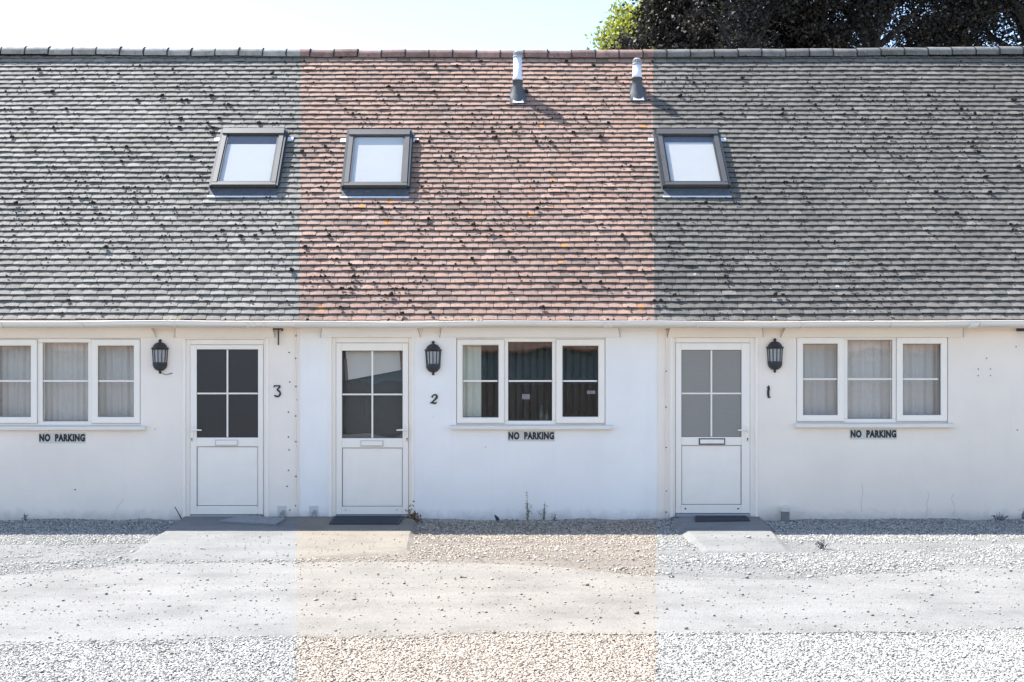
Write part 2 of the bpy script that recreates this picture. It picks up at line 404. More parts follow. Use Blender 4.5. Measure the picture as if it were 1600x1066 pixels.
CUB_F = np.array([(0, 1, 3, 2), (4, 6, 7, 5), (0, 4, 5, 1), (2, 3, 7, 6), (0, 2, 6, 4), (1, 5, 7, 3)])
def chips(P, size, squash=(1, 1, 0.7)):               # small broken stones, eight corners each
    n = len(P)
    v = CUB_V[None] * rng.uniform(.55, 1.3, (n, 8, 3)) * rng.uniform(0.6, 1.3, (n, 1, 3))
    v = np.einsum('nij,nkj->nki', rand_rot(n), v) * np.array(squash)[None, None]
    v = v * size[:, None, None] + P[:, None, :]
    f = CUB_F[None] + (np.arange(n) * 8)[:, None, None]
    return v.reshape(-1, 3), f.reshape(-1, 4)
def lumps(P, size, squash=(1, 1, 0.7), rough=0.22):
    n = len(P)
    v = ICO_V[None] * (1 + rng.uniform(-rough, rough, (n, 12, 1))) * rng.uniform(0.65, 1.25, (n, 1, 3))
    v = np.einsum('nij,nkj->nki', rand_rot(n), v) * np.array(squash)[None, None]
    v = v * size[:, None, None] + P[:, None, :]
    f = ICO_F[None] + (np.arange(n) * 12)[:, None, None]
    return v.reshape(-1, 3), f.reshape(-1, 3)
class VNoise:                                         # cheap value noise for scattering
    def __init__(s, seed): s.g = np.random.default_rng(seed).random((128, 128))
    def __call__(s, x, y):
        xi = np.floor(x).astype(int); yi = np.floor(y).astype(int); fx = x - xi; fy = y - yi
        fx = fx * fx * (3 - 2 * fx); fy = fy * fy * (3 - 2 * fy)
        g = lambda a, b: s.g[a % 128, b % 128]
        return (g(xi, yi) * (1 - fx) + g(xi + 1, yi) * fx) * (1 - fy) + (g(xi, yi + 1) * (1 - fx) + g(xi + 1, yi + 1) * fx) * fy
vn = VNoise(3); vn2 = VNoise(9)

# ------------------------------------------------------------------ ground
def sheet(name, pts, z, mat):
    mb = MB(); mb.add([(x, y, z) for x, y in pts], [tuple(range(len(pts)))])
    return tag(mb.build(name, mat), kind='structure')
sheet('ground', [(-600, -600), (600, -600), (600, 900), (-600, 900)], 0.0, M['soil'])
def wavy(x0, x1, y, amp, f, seed, n=60):
    xs = np.linspace(x0, x1, n)
    ys = y(xs) if callable(y) else np.full(n, y)
    return list(zip(xs, ys + amp * (vn(xs * f + seed, xs * 0 + seed) - 0.5) * 2 + amp * .4 * (vn2(xs * f * 4 + seed, xs * 0) - .5)))
def track_top(xs):                                     # edge of the track nearer to the wall
    return np.interp(xs, [-9, -4.2, -3.2, -2.0, -1, 0.4, 1.6, 2.6, 4.5, 9], [-3.95, -3.62, -3.05, -2.85, -2.83, -2.95, -3.6, -3.75, -3.2, -3.1])
def track_bot(xs): return np.interp(xs, [-9, -3, 0, 4, 9], [-6.15, -5.98, -5.76, -5.64, -5.6])
top = wavy(-11, 12, track_top, 0.09, 2.0, 1.3)
bot = wavy(-11, 12, track_bot, 0.05, 1.5, 8.1)
sheet('track', bot + top[::-1], 0.004, M['dust'])

def ramp_z(y): return .066 + .020 * y                 # the pads fall from the thresholds to the track
def apron(mb, pts, z):                                 # concrete pad feathering down to the gravel at its edges
    pts = [(x, min(y, 0.0)) for x, y in pts]; n = len(pts); cx_ = sum(p[0] for p in pts) / n
    top_, bot_ = [], []
    for i in range(n):
        a, b = pts[i], pts[(i + 1) % n]
        m = 14 if i < n - 1 else 1
        for k in range(m):
            t = k / m; x, y = a[0] + (b[0] - a[0]) * t, a[1] + (b[1] - a[1]) * t
            j = random.gauss(0, .012) if y < -.02 else 0
            top_.append((x + j * .6, y + j, ramp_z(y + j))); w = .10 + random.uniform(0, .05)
            bot_.append((x + (w if x > cx_ else -w) * (.7 if y < -.02 else .1), y - (w if y < -1.2 else 0), -.012))
    k = len(top_)
    mb.add(top_ + bot_, [tuple(range(k))] + [(i, k + i, k + (i + 1) % k, (i + 1) % k) for i in range(k)])
a3 = [(wx(288), -0.0), gp(205, 873), gp(330, 876), gp(470, 873), gp(560, 868), gp(634, 862), (wx(645), 0.0)]
mb = MB(); apron(mb, a3, 0.018)
tag(mb.build('path', M['concrete']), kind='structure')
a1 = [(wx(1050), 0.0), gp(1072, 833), gp(1106, 864), gp(1228, 864), (wx(1186), 0.0)]
mb = MB(); apron(mb, a1, 0.050)
tag(mb.build('path', M['concrete']), kind='structure')

def in_poly(x, y, poly):
    ins = np.zeros(len(x), bool); n = len(poly)
    for i in range(n):
        x0, y0 = poly[i]; x1, y1 = poly[(i + 1) % n]
        c = ((y0 > y) != (y1 > y)) & (x < (x1 - x0) * (y - y0) / (y1 - y0 + 1e-12) + x0)
        ins ^= c
    return ins
def scatter(n, x0, x1, y0, y1):
    return rng.uniform(x0, x1, n), rng.uniform(y0, y1, n)
def make_gravel():
    Vs, Fs, Rs, off = [], [], [], 0
    def put(x, y, size, z=0.0, dark=None):
        nonlocal off
        keep = ~(in_poly(x, y, [(a, min(b, 0)) for a, b in a3]) | in_poly(x, y, [(a, min(b, 0)) for a, b in a1]))
        if dark is not None: keep |= True
        x, y, size = x[keep], y[keep], size[keep]
        onpad = (in_poly(x, y, [(a, min(b, 0)) for a, b in a3]) | in_poly(x, y, [(a, min(b, 0)) for a, b in a1]))
        P = np.stack([x, y, size * 0.22 + (z[keep] if isinstance(z, np.ndarray) else z) + onpad * ramp_z(y)], 1)
        v, f = chips(P, size, (1, 1, 0.48))
        r = rng.random(len(x)) ** 0.9
        if dark is not None: r = r * 0.42 * dark + 0.02
        Vs.append(v); Fs.append(f + off); Rs.append(np.repeat(r, 8)); off += len(v)
    # bed beside the wall
    x, y = scatter(330000, -8.2, 8.4, -4.1, -0.01)
    edge = track_top(x) + 0.25 * (vn(x * 1.6, y * 1.6) - 0.5)
    patch = vn(x * 0.9 + 7, y * 3.2 + 3) * .6 + vn2(x * 3, y * 7) * .4
    dens = np.clip((y - edge) * 2 + 0.35, 0.015, 1) * np.where(y > -1.25 - .5 * vn(x * 2, y), 1.0, np.clip((patch - 0.44) * 5 + .2, 0.05, 0.9))
    k = rng.random(len(x)) < dens
    x, y = x[k], y[k]
    heap = np.clip(0.03 * (1 + y / 0.9), 0, .03) * (0.5 + vn(x * 3, y * 3))
    put(x, y, np.minimum(rng.lognormal(math.log(0.0064), 0.40, len(x)), .019), heap)
    # loose stones along the wall side of the track
    x, y = scatter(9000, -8, 8, -4.6, -2.6)
    p = vn(x * 0.8 + 31, y * 2.4 + 5)
    k = rng.random(len(x)) < np.clip((p - 0.5) * 2.2, 0.02, 1) * np.clip((y + 4.6) / 1.4, 0, 1) * np.where(x > 1.2, 1.0, 0.55)
    put(x[k], y[k], np.minimum(rng.lognormal(math.log(0.0082), 0.4, k.sum()), .02), 0.003)
    # dark pebbles lying on track and concrete
    x, y = scatter(520, -7, 7.5, -5.7, -2.4)
    put(x, y, np.minimum(rng.lognormal(math.log(0.0088), 0.40, len(x)), .018), 0.008, .8)
    x, y = scatter(5200, -7, 7.5, -5.9, -1.3)
    put(x, y, rng.lognormal(math.log(0.006), 0.35, len(x)), 0.008 if False else 0.007, 1.6)
    # foreground gravel
    x, y = scatter(345000, -6.2, 6.8, -7.1, -5.35)
    e = track_bot(x) + 0.05 + 0.14 * (vn(x * 2, y * 2) - .5)
    k = rng.random(len(x)) < np.clip((e - y) * 4 + 0.30, 0.004, 1) ** 1.6
    put(x[k], y[k], np.minimum(rng.lognormal(math.log(0.0057), 0.38, k.sum()), .014), 0.004)
    V, Fc, r = np.concatenate(Vs), np.concatenate(Fs), np.concatenate(Rs)
    tag(np_mesh('gravel', V, Fc, r, M['stone']), kind='stuff', label='loose flint gravel strewn over the yard', cat='gravel')
make_gravel()

# ------------------------------------------------------------------ the three cottages
HX = {3: (-9.2, -2.15), 2: (-2.15, 2.19), 1: (2.19, 10.4)}
WF = {3: -0.010, 2: 0.0, 1: -0.008}                        # wall face
cott = {
 3: thing('terraced_cottage', ((HX[3][0] + HX[3][1]) / 2, 0, 0), 'white cottage numbered 3 with pale grey tiled roof and dark door glass, at the left', 'cottage', 'row of terraced cottages'),
 2: thing('terraced_cottage', (0.02, 0, 0), 'white cottage numbered 2 with pinkish red tiled roof and two vent pipes, in the middle', 'cottage', 'row of terraced cottages'),
 1: thing('terraced_cottage', ((HX[1][0] + HX[1][1]) / 2, 0, 0), 'white cottage numbered 1 with darker grey tiled roof and pale grey door glass', 'cottage', 'row of terraced cottages'),
}
DOORS = {3: dict(o=(288, 418), t=530, leaf=(297, 411), g=(307, 403), gt=546, gb=684, p=(698, 791), lb=(336, 372, 687, 697), hand=-1, glass='ob_dark', b=805),
         2: dict(o=(516, 645), t=527, leaf=(525, 638), g=(534, 629), gt=548, gb=685, p=(700, 792), lb=(563, 599, 688, 698), hand=1, glass='glass', b=805),
         1: dict(o=(1049, 1182), t=527, leaf=(1056, 1172), g=(1065, 1159), gt=547, gb=683, p=(696, 789), lb=(1092, 1133, 685, 695), hand=1, glass='ob_grey', b=803)}
WINS = {3: dict(o=(-19, 220), y=(529, 665), c1=(-18, 58), g1=(-8, 48), gc=(66, 137), c2=(143, 219), g2=(153, 210), dy=0, sill=(-29, 229)),
        2: dict(o=(713, 946), y=(528, 664), c1=(714, 788), g1=(723, 778), gc=(794, 863), c2=(869, 945), g2=(879, 934), dy=0, sill=(704, 957)),
        1: dict(o=(1244, 1481), y=(525, 661), c1=(1245, 1319), g1=(1255, 1309), gc=(1325, 1395), c2=(1401, 1480), g2=(1411, 1467), dy=-3, sill=(1240, 1487))}

def front_wall(h):
    yf, yb = WF[h], 0.26
    x0, x1 = HX[h]
    d, w = DOORS[h], WINS[h]
    holes = [(wx(d['o'][0]), wx(d['o'][1]), -0.05, wz(d['t'])), (wx(w['o'][0]), wx(w['o'][1]), wz(w['y'][1]), wz(w['y'][0]))]
    xs = sorted({x0, x1, *[a for q in holes for a in q[:2]]}); zs = sorted({-0.05, 2.66, *[a for q in holes for a in q[2:]]})
    mb = MB()
    inh = lambda x, z: any(q[0] < x < q[1] and q[2] < z < q[3] for q in holes)
    for i in range(len(xs) - 1):
        for j in range(len(zs) - 1):
            a, b, c, e = xs[i], xs[i + 1], zs[j], zs[j + 1]
            if inh((a + b) / 2, (c + e) / 2): continue
            mb.add([(a, yf, c), (b, yf, c), (b, yf, e), (a, yf, e)], [(0, 1, 2, 3)])
            mb.add([(a, yb, c), (b, yb, c), (b, yb, e), (a, yb, e)], [(3, 2, 1, 0)])
    for a, b, c, e in holes:
        mb.add([(a, yf, c), (a, yb, c), (a, yb, e), (a, yf, e)], [(0, 1, 2, 3)])
        mb.add([(b, yf, c), (b, yb, c), (b, yb, e), (b, yf, e)], [(3, 2, 1, 0)])
        mb.add([(a, yf, e), (b, yf, e), (b, yb, e), (a, yb, e)], [(3, 2, 1, 0)])
        mb.add([(a, yf, c), (b, yf, c), (b, yb, c), (a, yb, c)], [(0, 1, 2, 3)])
    for xe, fl in ((x0, 1), (x1, 0)):
        mb.add([(xe, yf, -.05), (xe, yb, -.05), (xe, yb, 2.66), (xe, yf, 2.66)], [(0, 1, 2, 3) if fl else (3, 2, 1, 0)])
    mb.build('wall', M['wall%d' % h], cott[h])
    # room behind, back wall and gable ends
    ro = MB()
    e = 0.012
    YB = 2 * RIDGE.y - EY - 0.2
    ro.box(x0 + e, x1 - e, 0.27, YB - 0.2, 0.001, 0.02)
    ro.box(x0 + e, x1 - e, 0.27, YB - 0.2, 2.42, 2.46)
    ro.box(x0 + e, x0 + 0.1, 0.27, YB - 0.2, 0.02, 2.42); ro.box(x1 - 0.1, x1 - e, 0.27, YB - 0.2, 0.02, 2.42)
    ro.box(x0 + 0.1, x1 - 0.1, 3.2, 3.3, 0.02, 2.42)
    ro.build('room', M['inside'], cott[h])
    bk = MB(); bk.box(x0 + e, x1 - e, YB - 0.19, YB, -0.05, 2.5)
    for xe in ((x0, x0 + 0.1), (x1 - 0.1, x1)):
        xe = (xe[0] + e, xe[1] - e)
        pts = [(0.3, 2.47), (YB - 0.2, 2.47), (RIDGE.y, RIDGE.z - 0.15)]
        vs = [(x, y, z) for x in xe for y, z in pts]
        bk.add(vs, [(0, 1, 2), (5, 4, 3), (0, 3, 4, 1), (1, 4, 5, 2), (2, 5, 3, 0)])
    for xe in ((x0 if h == 3 else None), (x1 if h == 1 else None)):
        if xe is None: continue
        bk.box(min(xe, xe + (e if h == 3 else -e)), max(xe, xe + (e if h == 3 else -e)), 0.27, YB - 0.2, -0.05, 2.5)
    bk.build('back_wall', M['wall%d' % h], cott[h])

def frame_ring(mb, x0, x1, z0, z1, t, y0, y1, b=0.006):
    """four mitred members round an opening, sloping a little towards the glass"""
    i = [(x0, z0), (x1, z0), (x1, z1), (x0, z1)]; n = [(x0 + t, z0 + t), (x1 - t, z0 + t), (x1 - t, z1 - t), (x0 + t, z1 - t)]
    i2 = [(x0 + b, z0 + b), (x1 - b, z0 + b), (x1 - b, z1 - b), (x0 + b, z1 - b)]
    m2 = [(x0 + t - 2 * b, z0 + t - 2 * b), (x1 - t + 2 * b, z0 + t - 2 * b), (x1 - t + 2 * b, z1 - t + 2 * b), (x0 + t - 2 * b, z1 - t + 2 * b)]
    g = 0.0004
    for k in range(4):
        j = (k + 1) % 4
        def P(a, y): return (a[0], y, a[1])
        vs = [P(i[k], y1), P(i[j], y1), P(i[j], y0 + b), P(i[k], y0 + b), P(i2[j], y0), P(i2[k], y0), P(m2[j], y0), P(m2[k], y0), P(n[j], y0 + 2.2 * b), P(n[k], y0 + 2.2 * b), P(n[j], y1), P(n[k], y1)]
        mb.add(vs, [(0, 1, 2, 3), (3, 2, 4, 5), (5, 4, 6, 7), (7, 6, 8, 9), (9, 8, 10, 11), (11, 10, 1, 0)])
def pane_bars(parent, x0, x1, z0, z1, y, glass, vbar=None, hbar=None):
    g = MB(); g.box(x0 - 0.004, x1 + 0.004, y, y + 0.006, z0 - 0.004, z1 + 0.004); g.build('pane', M[glass], parent)
    k = MB(); t = 0.005
    k.box(x0, x1, y - 0.004, y - 0.0005, z0, z0 + t); k.box(x0, x1, y - 0.004, y - 0.0005, z1 - t, z1)
    k.box(x0, x0 + t, y - 0.004, y - 0.0005, z0 + t, z1 - t); k.box(x1 - t, x1, y - 0.004, y - 0.0005, z0 + t, z1 - t)
    k.build('gasket', M['gasket'], parent)
    b = MB()
    if hbar is not None: b.box(x0 + t, x1 - t, y - 0.012, y - 0.001, hbar - 0.010, hbar + 0.010, 0.004)
    if vbar is not None:
        if hbar is None: b.box(vbar - 0.010, vbar + 0.010, y - 0.012, y - 0.001, z0 + t, z1 - t, 0.004)
        else:
            b.box(vbar - 0.010, vbar + 0.010, y - 0.0135, y - 0.001, z0 + t, hbar - 0.0102, 0.004); b.box(vbar - 0.010, vbar + 0.010, y - 0.0135, y - 0.001, hbar + 0.0102, z1 - t, 0.004)
    if b.v: b.build('glazing_bar', M['upvc'], parent)

def shadow_gap(parent, x0, x1, z0, z1, yf):
    k = MB(); e = .0035
    k.box(x0 - e, x1 + e, yf - .004, yf - .0008, z0 - e, z0 + .004); k.box(x0 - e, x1 + e, yf - .004, yf - .0008, z1 - .004, z1 + e)
    k.box(x0 - e, x0 + .004, yf - .004, yf - .0008, z0 + .004, z1 - .004); k.box(x1 - .004, x1 + e, yf - .004, yf - .0008, z0 + .004, z1 - .004)
    k.build('shadow_gap_strip', M['cowl'], parent)  # grey strips standing in for the shadow line round the casement
def make_window(h):
    w = WINS[h]; dy = w['dy']; c = cott[h]; yf = WF[h] + 0.018
    wn = bpy.data.objects.new('window', None); COL.objects.link(wn); wn.parent = c
    wn.location = Vector((wx(sum(w['o']) / 2), 0, wz(w['y'][1]))) - Vector(c.location); wn.empty_display_size = 0.2
    X0, X1, Z0, Z1 = wx(w['o'][0]), wx(w['o'][1]), wz(w['y'][1]), wz(w['y'][0])
    f = MB()
    t = 0.048
    # outer frame and mullions
    f.box(X0 + .001, X1 - .001, yf, yf + .07, Z1 - t, Z1 - 0.001, .005); f.box(X0 + .001, X1 - .001, yf, yf + .07, Z0 + 0.001, Z0 + t, .005)
    f.box(X0 + .001, X0 + t, yf, yf + .07, Z0 + t, Z1 - t, .005); f.box(X1 - t, X1 - .001, yf, yf + .07, Z0 + t, Z1 - t, .005)
    for a, b in ((w['c1'][1] - 3, w['gc'][0]), (w['gc'][1], w['c2'][0] + 3)):
        f.box(wx(a), wx(b), yf + .001, yf + .069, Z0 + t + .0005, Z1 - t - .0005, .005)
    f.build('frame', M['upvc'], wn)
    bar = wz(595.5 + dy)
    for cs, gs in ((w['c1'], w['g1']), (w['c2'], w['g2'])):
        x0, x1, z0, z1 = wx(cs[0]), wx(cs[1]), wz(661.5 + dy), wz(530.5 + dy)
        gx0, gx1, gz0, gz1 = wx(gs[0]), wx(gs[1]), wz(651.5 + dy), wz(540.5 + dy)
        shadow_gap(wn, x0, x1, z0, z1, yf)
        cas = MB(); frame_ring(cas, x0, x1, z0, z1, gx0 - x0, yf - 0.020, yf - 0.001)
        cas.build('casement', M['upvc'], wn)
    for gs, zz in ((w['g1'], (651.5, 540.5)), (w['gc'], (657, 534)), (w['g2'], (651.5, 540.5))):
        pane_bars(wn, wx(gs[0]), wx(gs[1]), wz(zz[0] + dy), wz(zz[1] + dy), yf + (0.012 if gs is not w['gc'] else 0.016), 'glass', None, bar)
    s = MB()
    sx0, sx1 = wx(w['sill'][0]), wx(w['sill'][1]); sz = wz(w['y'][1])
    s.prism([(sx0, sz - 0.052), (sx1, sz - 0.052), (sx1, sz - 0.010), (sx0, sz - 0.010)], WF[h] - 0.062, WF[h] - 0.0005)
    s.box(sx0 + 0.005, sx1 - 0.005, WF[h] - 0.045, WF[h] - 0.001, sz - 0.0098, sz - 0.001, 0.006)
    s.build('sill', M['upvc_grey'], wn)

def make_door(h):
    d = DOORS[h]; c = cott[h]; yf = WF[h] + 0.02
    dn = bpy.data.objects.new('door', None); COL.objects.link(dn); dn.parent = c
    dn.location = Vector((wx(sum(d['o']) / 2), 0, 0)) - Vector(c.location); dn.empty_display_size = 0.2
    X0, X1, Z1 = wx(d['o'][0]), wx(d['o'][1]), wz(d['t']); zb = wz(d['b'])
    lx0, lx1 = wx(d['leaf'][0]), wx(d['leaf'][1]); lz1 = wz(d['t'] + 9)
    f = MB()
    f.box(X0 + .001, lx0 - 0.003, yf, yf + .07, 0.0, Z1 - .001, .006); f.box(lx1 + 0.003, X1 - .001, yf, yf + .07, 0.0, Z1 - .001, .006)
    f.box(lx0 - 0.0025, lx1 + 0.0025, yf + .001, yf + .07, lz1 + 0.003, Z1 - .0015, .006)
    # cover trims lapping over the wall
    for a in (X0, X1): f.box(a - 0.016, a + 0.016, WF[h] - 0.008, yf - 0.0005, 0.0, Z1 + .006, .004)
    f.build('frame', M['upvc'], dn)
    th = MB(); th.box(lx0, lx1, yf - 0.03, yf + .06, -0.02, zb, .006); th.build('threshold', M['cowl'], dn)
    yl = yf - 0.006
    gx0, gx1, gt, gb = wx(d['g'][0]), wx(d['g'][1]), wz(d['gt']), wz(d['gb'])
    p0, p1 = wz(d['p'][0]), wz(d['p'][1]); z0 = zb + 0.006
    lf = MB()
    lf.box(lx0, gx0, yl, yl + .06, z0, lz1, .005); lf.box(gx1, lx1, yl, yl + .06, z0, lz1, .005)
    lf.box(gx0 + .0002, gx1 - .0002, yl + .001, yl + .059, gt, lz1 - .0005, .005)
    lf.box(gx0 + .0002, gx1 - .0002, yl + .001, yl + .059, p0, gb, .005)
    lf.box(gx0 + .0002, gx1 - .0002, yl + .001, yl + .059, z0 + .0005, p1, .005)
    lf.build('leaf', M['upvc'], dn)
    pn = MB(); pn.box(gx0 + .003, gx1 - .003, yl + .014, yl + .05, p1 + .003, p0 - .003, .006); pn.build('panel', M['upvc'], dn)
    ps = MB(); t = .0028
    for a in ((gx0 + .0003, gx0 + t, p1, p0), (gx1 - t, gx1 - .0003, p1, p0), (gx0 + t, gx1 - t, p1, p1 + t), (gx0 + t, gx1 - t, p0 - t, p0)):
        ps.box(a[0], a[1], yl + .010, yl + .03, a[2], a[3])
    ps.build('panel_seal', M['gasket'], dn)
    pane_bars(dn, gx0, gx1, gb, gt, yl + .016, d['glass'], (gx0 + gx1) / 2, (gt + gb) / 2)
    a, b, q, e = d['lb']; lb = MB(); lbx0, lbx1, lz_1, lz_0 = wx(a), wx(b), wz(q), wz(e)
    lb.box(lbx0, lbx1, yl - .010, yl + .0005, lz_0, lz_1, .004); l1 = lb.build('letterbox', M['gasket'] if h == 1 else M['plate'], dn)
    lb = MB(); lb.box(lbx0 + .014, lbx1 - .014, yl - .015, yl - .0095, lz_0 + .014, lz_1 - .014, .003); lb.build('letter_flap', M['upvc'], dn)
    # lever handle
    hx = wx(636 if h == 2 else 1168 if h == 1 else 300); hz = wz(672); sg = d['hand']
    hd = MB(); hd.box(hx - .016, hx + .016, yl - .010, yl + .0005, hz - .14, hz + .06, .006)
    hd.tube([(hx, yl - .008, hz), (hx, yl - .05, hz)], .010, 10)
    hd.tube([(hx, yl - .048, hz), (hx - sg * .06, yl - .05, hz + .002), (hx - sg * .125, yl - .042, hz - .002)], [.011, .010, .008], 10)
    hd.build('handle', M['upvc'], dn, False)
    kh = MB(); kh.tube([(hx, yl - .014, hz - .105), (hx, yl - .009, hz - .105)], .009, 10); kh.box(hx - .004, hx + .004, yl - .013, yl - .0095, hz - .13, hz - .106); kh.build('keyhole', M['black'], dn)
    if h != 3:
        for fx in (.13, .84):
            k = MB(); k.lathe([(0.011, 0), (0.008, .006)], (0, 0, 0), 10)
            k.v = [(lx0 + (lx1 - lx0) * fx + x, yl - z + .0005, wz(d['b'] - 8) + y) for x, y, z in k.v]
            k.build('drain_cap', M['plate'] if h == 2 else M['gasket'], dn)

PAN = {3: [(-46, 240, -50, 245), (277, 428, 274, 430)], 2: [(504, 653, 501, 657), (690, 965, 687, 969)], 1: [(1045, 1188, 1042, 1192), (1224, 1500, 1219, 1504)]}
def trim(h):
    c = cott[h]; x0, x1 = HX[h]
    f = MB(); f.box(x0, x1, -0.19, -0.165, 2.335, 2.43); f.build('fascia', M['upvc_grey'], c)
    s = MB(); s.box(x0, x1, -0.164, WF[h] - 0.0005, 2.342, 2.355); s.build('soffit', M['wall%d' % h], c)
    for a, b, p, q in PAN[h]:
        m = MB(); zt, zb = 2.3415, wz(527.5); yt, yb = WF[h] - 0.075, WF[h] - 0.010
        xa, xb, xp, xq = wx(a), wx(b), wx(p), wx(q); y2 = WF[h] - 0.0006
        m.add([(xp, yb, zb), (xq, yb, zb), (xb, yt, zt), (xa, yt, zt), (xp, y2, zb), (xq, y2, zb), (xb, y2, zt), (xa, y2, zt)],
              [(0, 1, 2, 3), (4, 7, 6, 5), (0, 4, 5, 1), (1, 5, 6, 2), (2, 6, 7, 3), (3, 7, 4, 0)])
        lb = m.build('lintel_board', M['wall%d' % h], c)
        for (e0, e1) in (((xa, yt, zt), (xp, yb, zb)), ((xb, yt, zt), (xq, yb, zb))):
            m = MB(); m.tube([e0, e1], .0035, 5); m.build('joint', M['cowl'], lb)
    # half round gutter
    g = MB(); n = 10; ro, ri = 0.056, 0.052; cy, cz = -0.262, 2.40
    prof = [(cy - ro * math.cos(math.pi * k / n), cz - ro * math.sin(math.pi * k / n)) for k in range(n + 1)] + [(cy + ri * math.cos(math.pi * k / n), cz - ri * math.sin(math.pi * k / n)) for k in range(n + 1)]
    xs = np.linspace(x0, x1, 14); vs = []
    for x in xs: vs += [(x, y, z + 0.006 * math.sin(x * 1.3) + .004 * math.sin(x * 3.1 + 1)) for y, z in prof]
    m = len(prof); fs = [(i * m + k, i * m + (k + 1) % m, (i + 1) * m + (k + 1) % m, (i + 1) * m + k) for i in range(len(xs) - 1) for k in range(m)]
    g.add(vs, fs)
    # rolled front lip
    g.tube([(x, cy - ro, cz + .004 + 0.006 * math.sin(x * 1.3) + .004 * math.sin(x * 3.1 + 1)) for x in xs], .007, 8)
    gt = g.build('gutter', M['upvc_grey'], c)
    br = [-120, 8, 133, 275, 415] if h == 3 else [556, 697, 833, 972] if h == 2 else [1087, 1250, 1388, 1526, 1640]
    for px in br:
        x = wx(px) * .985; b = MB()
        dz = 0.006 * math.sin(x * 1.3) + .004 * math.sin(x * 3.1 + 1)
        arc = [(x, cy - (ro + .004) * math.cos(math.pi * k / 8), cz + dz - (ro + .004) * math.sin(math.pi * k / 8)) for k in range(9)]
        for i in range(8):
            a, e = arc[i], arc[i + 1]
            nrm = lambda p: (0, (p[1] - cy) * .06, (p[2] - cz) * .06)
            vs = [(x - .011, a[1], a[2]), (x + .011, a[1], a[2]), (x + .011, e[1], e[2]), (x - .011, e[1], e[2])]
            b.add(vs + [(v[0], v[1] + (v[1] - cy) * .1, v[2] + (v[2] - cz - dz) * .1) for v in vs], [(3, 2, 1, 0), (4, 5, 6, 7), (0, 1, 5, 4), (1, 2, 6, 5), (2, 3, 7, 6), (3, 0, 4, 7)])
        b.box(x - .02, x + .02, -0.197, -0.1905, 2.345, 2.39)
        b.build('bracket', M['upvc_grey'], gt)
    for px in ([395] if h == 3 else [949] if h == 2 else [1515]):
        x = wx(px) * .985; b = MB(); vs = []
        b.lathe([(ro + .002, -.05), (ro + .008, -.048), (ro + .008, -.035), (ro + .003, -.03), (ro + .003, .03), (ro + .008, .035), (ro + .008, .048), (ro + .002, .05)], (0, 0, 0), 12, math.pi, 2 * math.pi)
        b.v = [(x + q[2], cy + q[0], cz - .004 + q[1]) for q in b.v]
        b.build('union', M['upvc_grey'], gt)

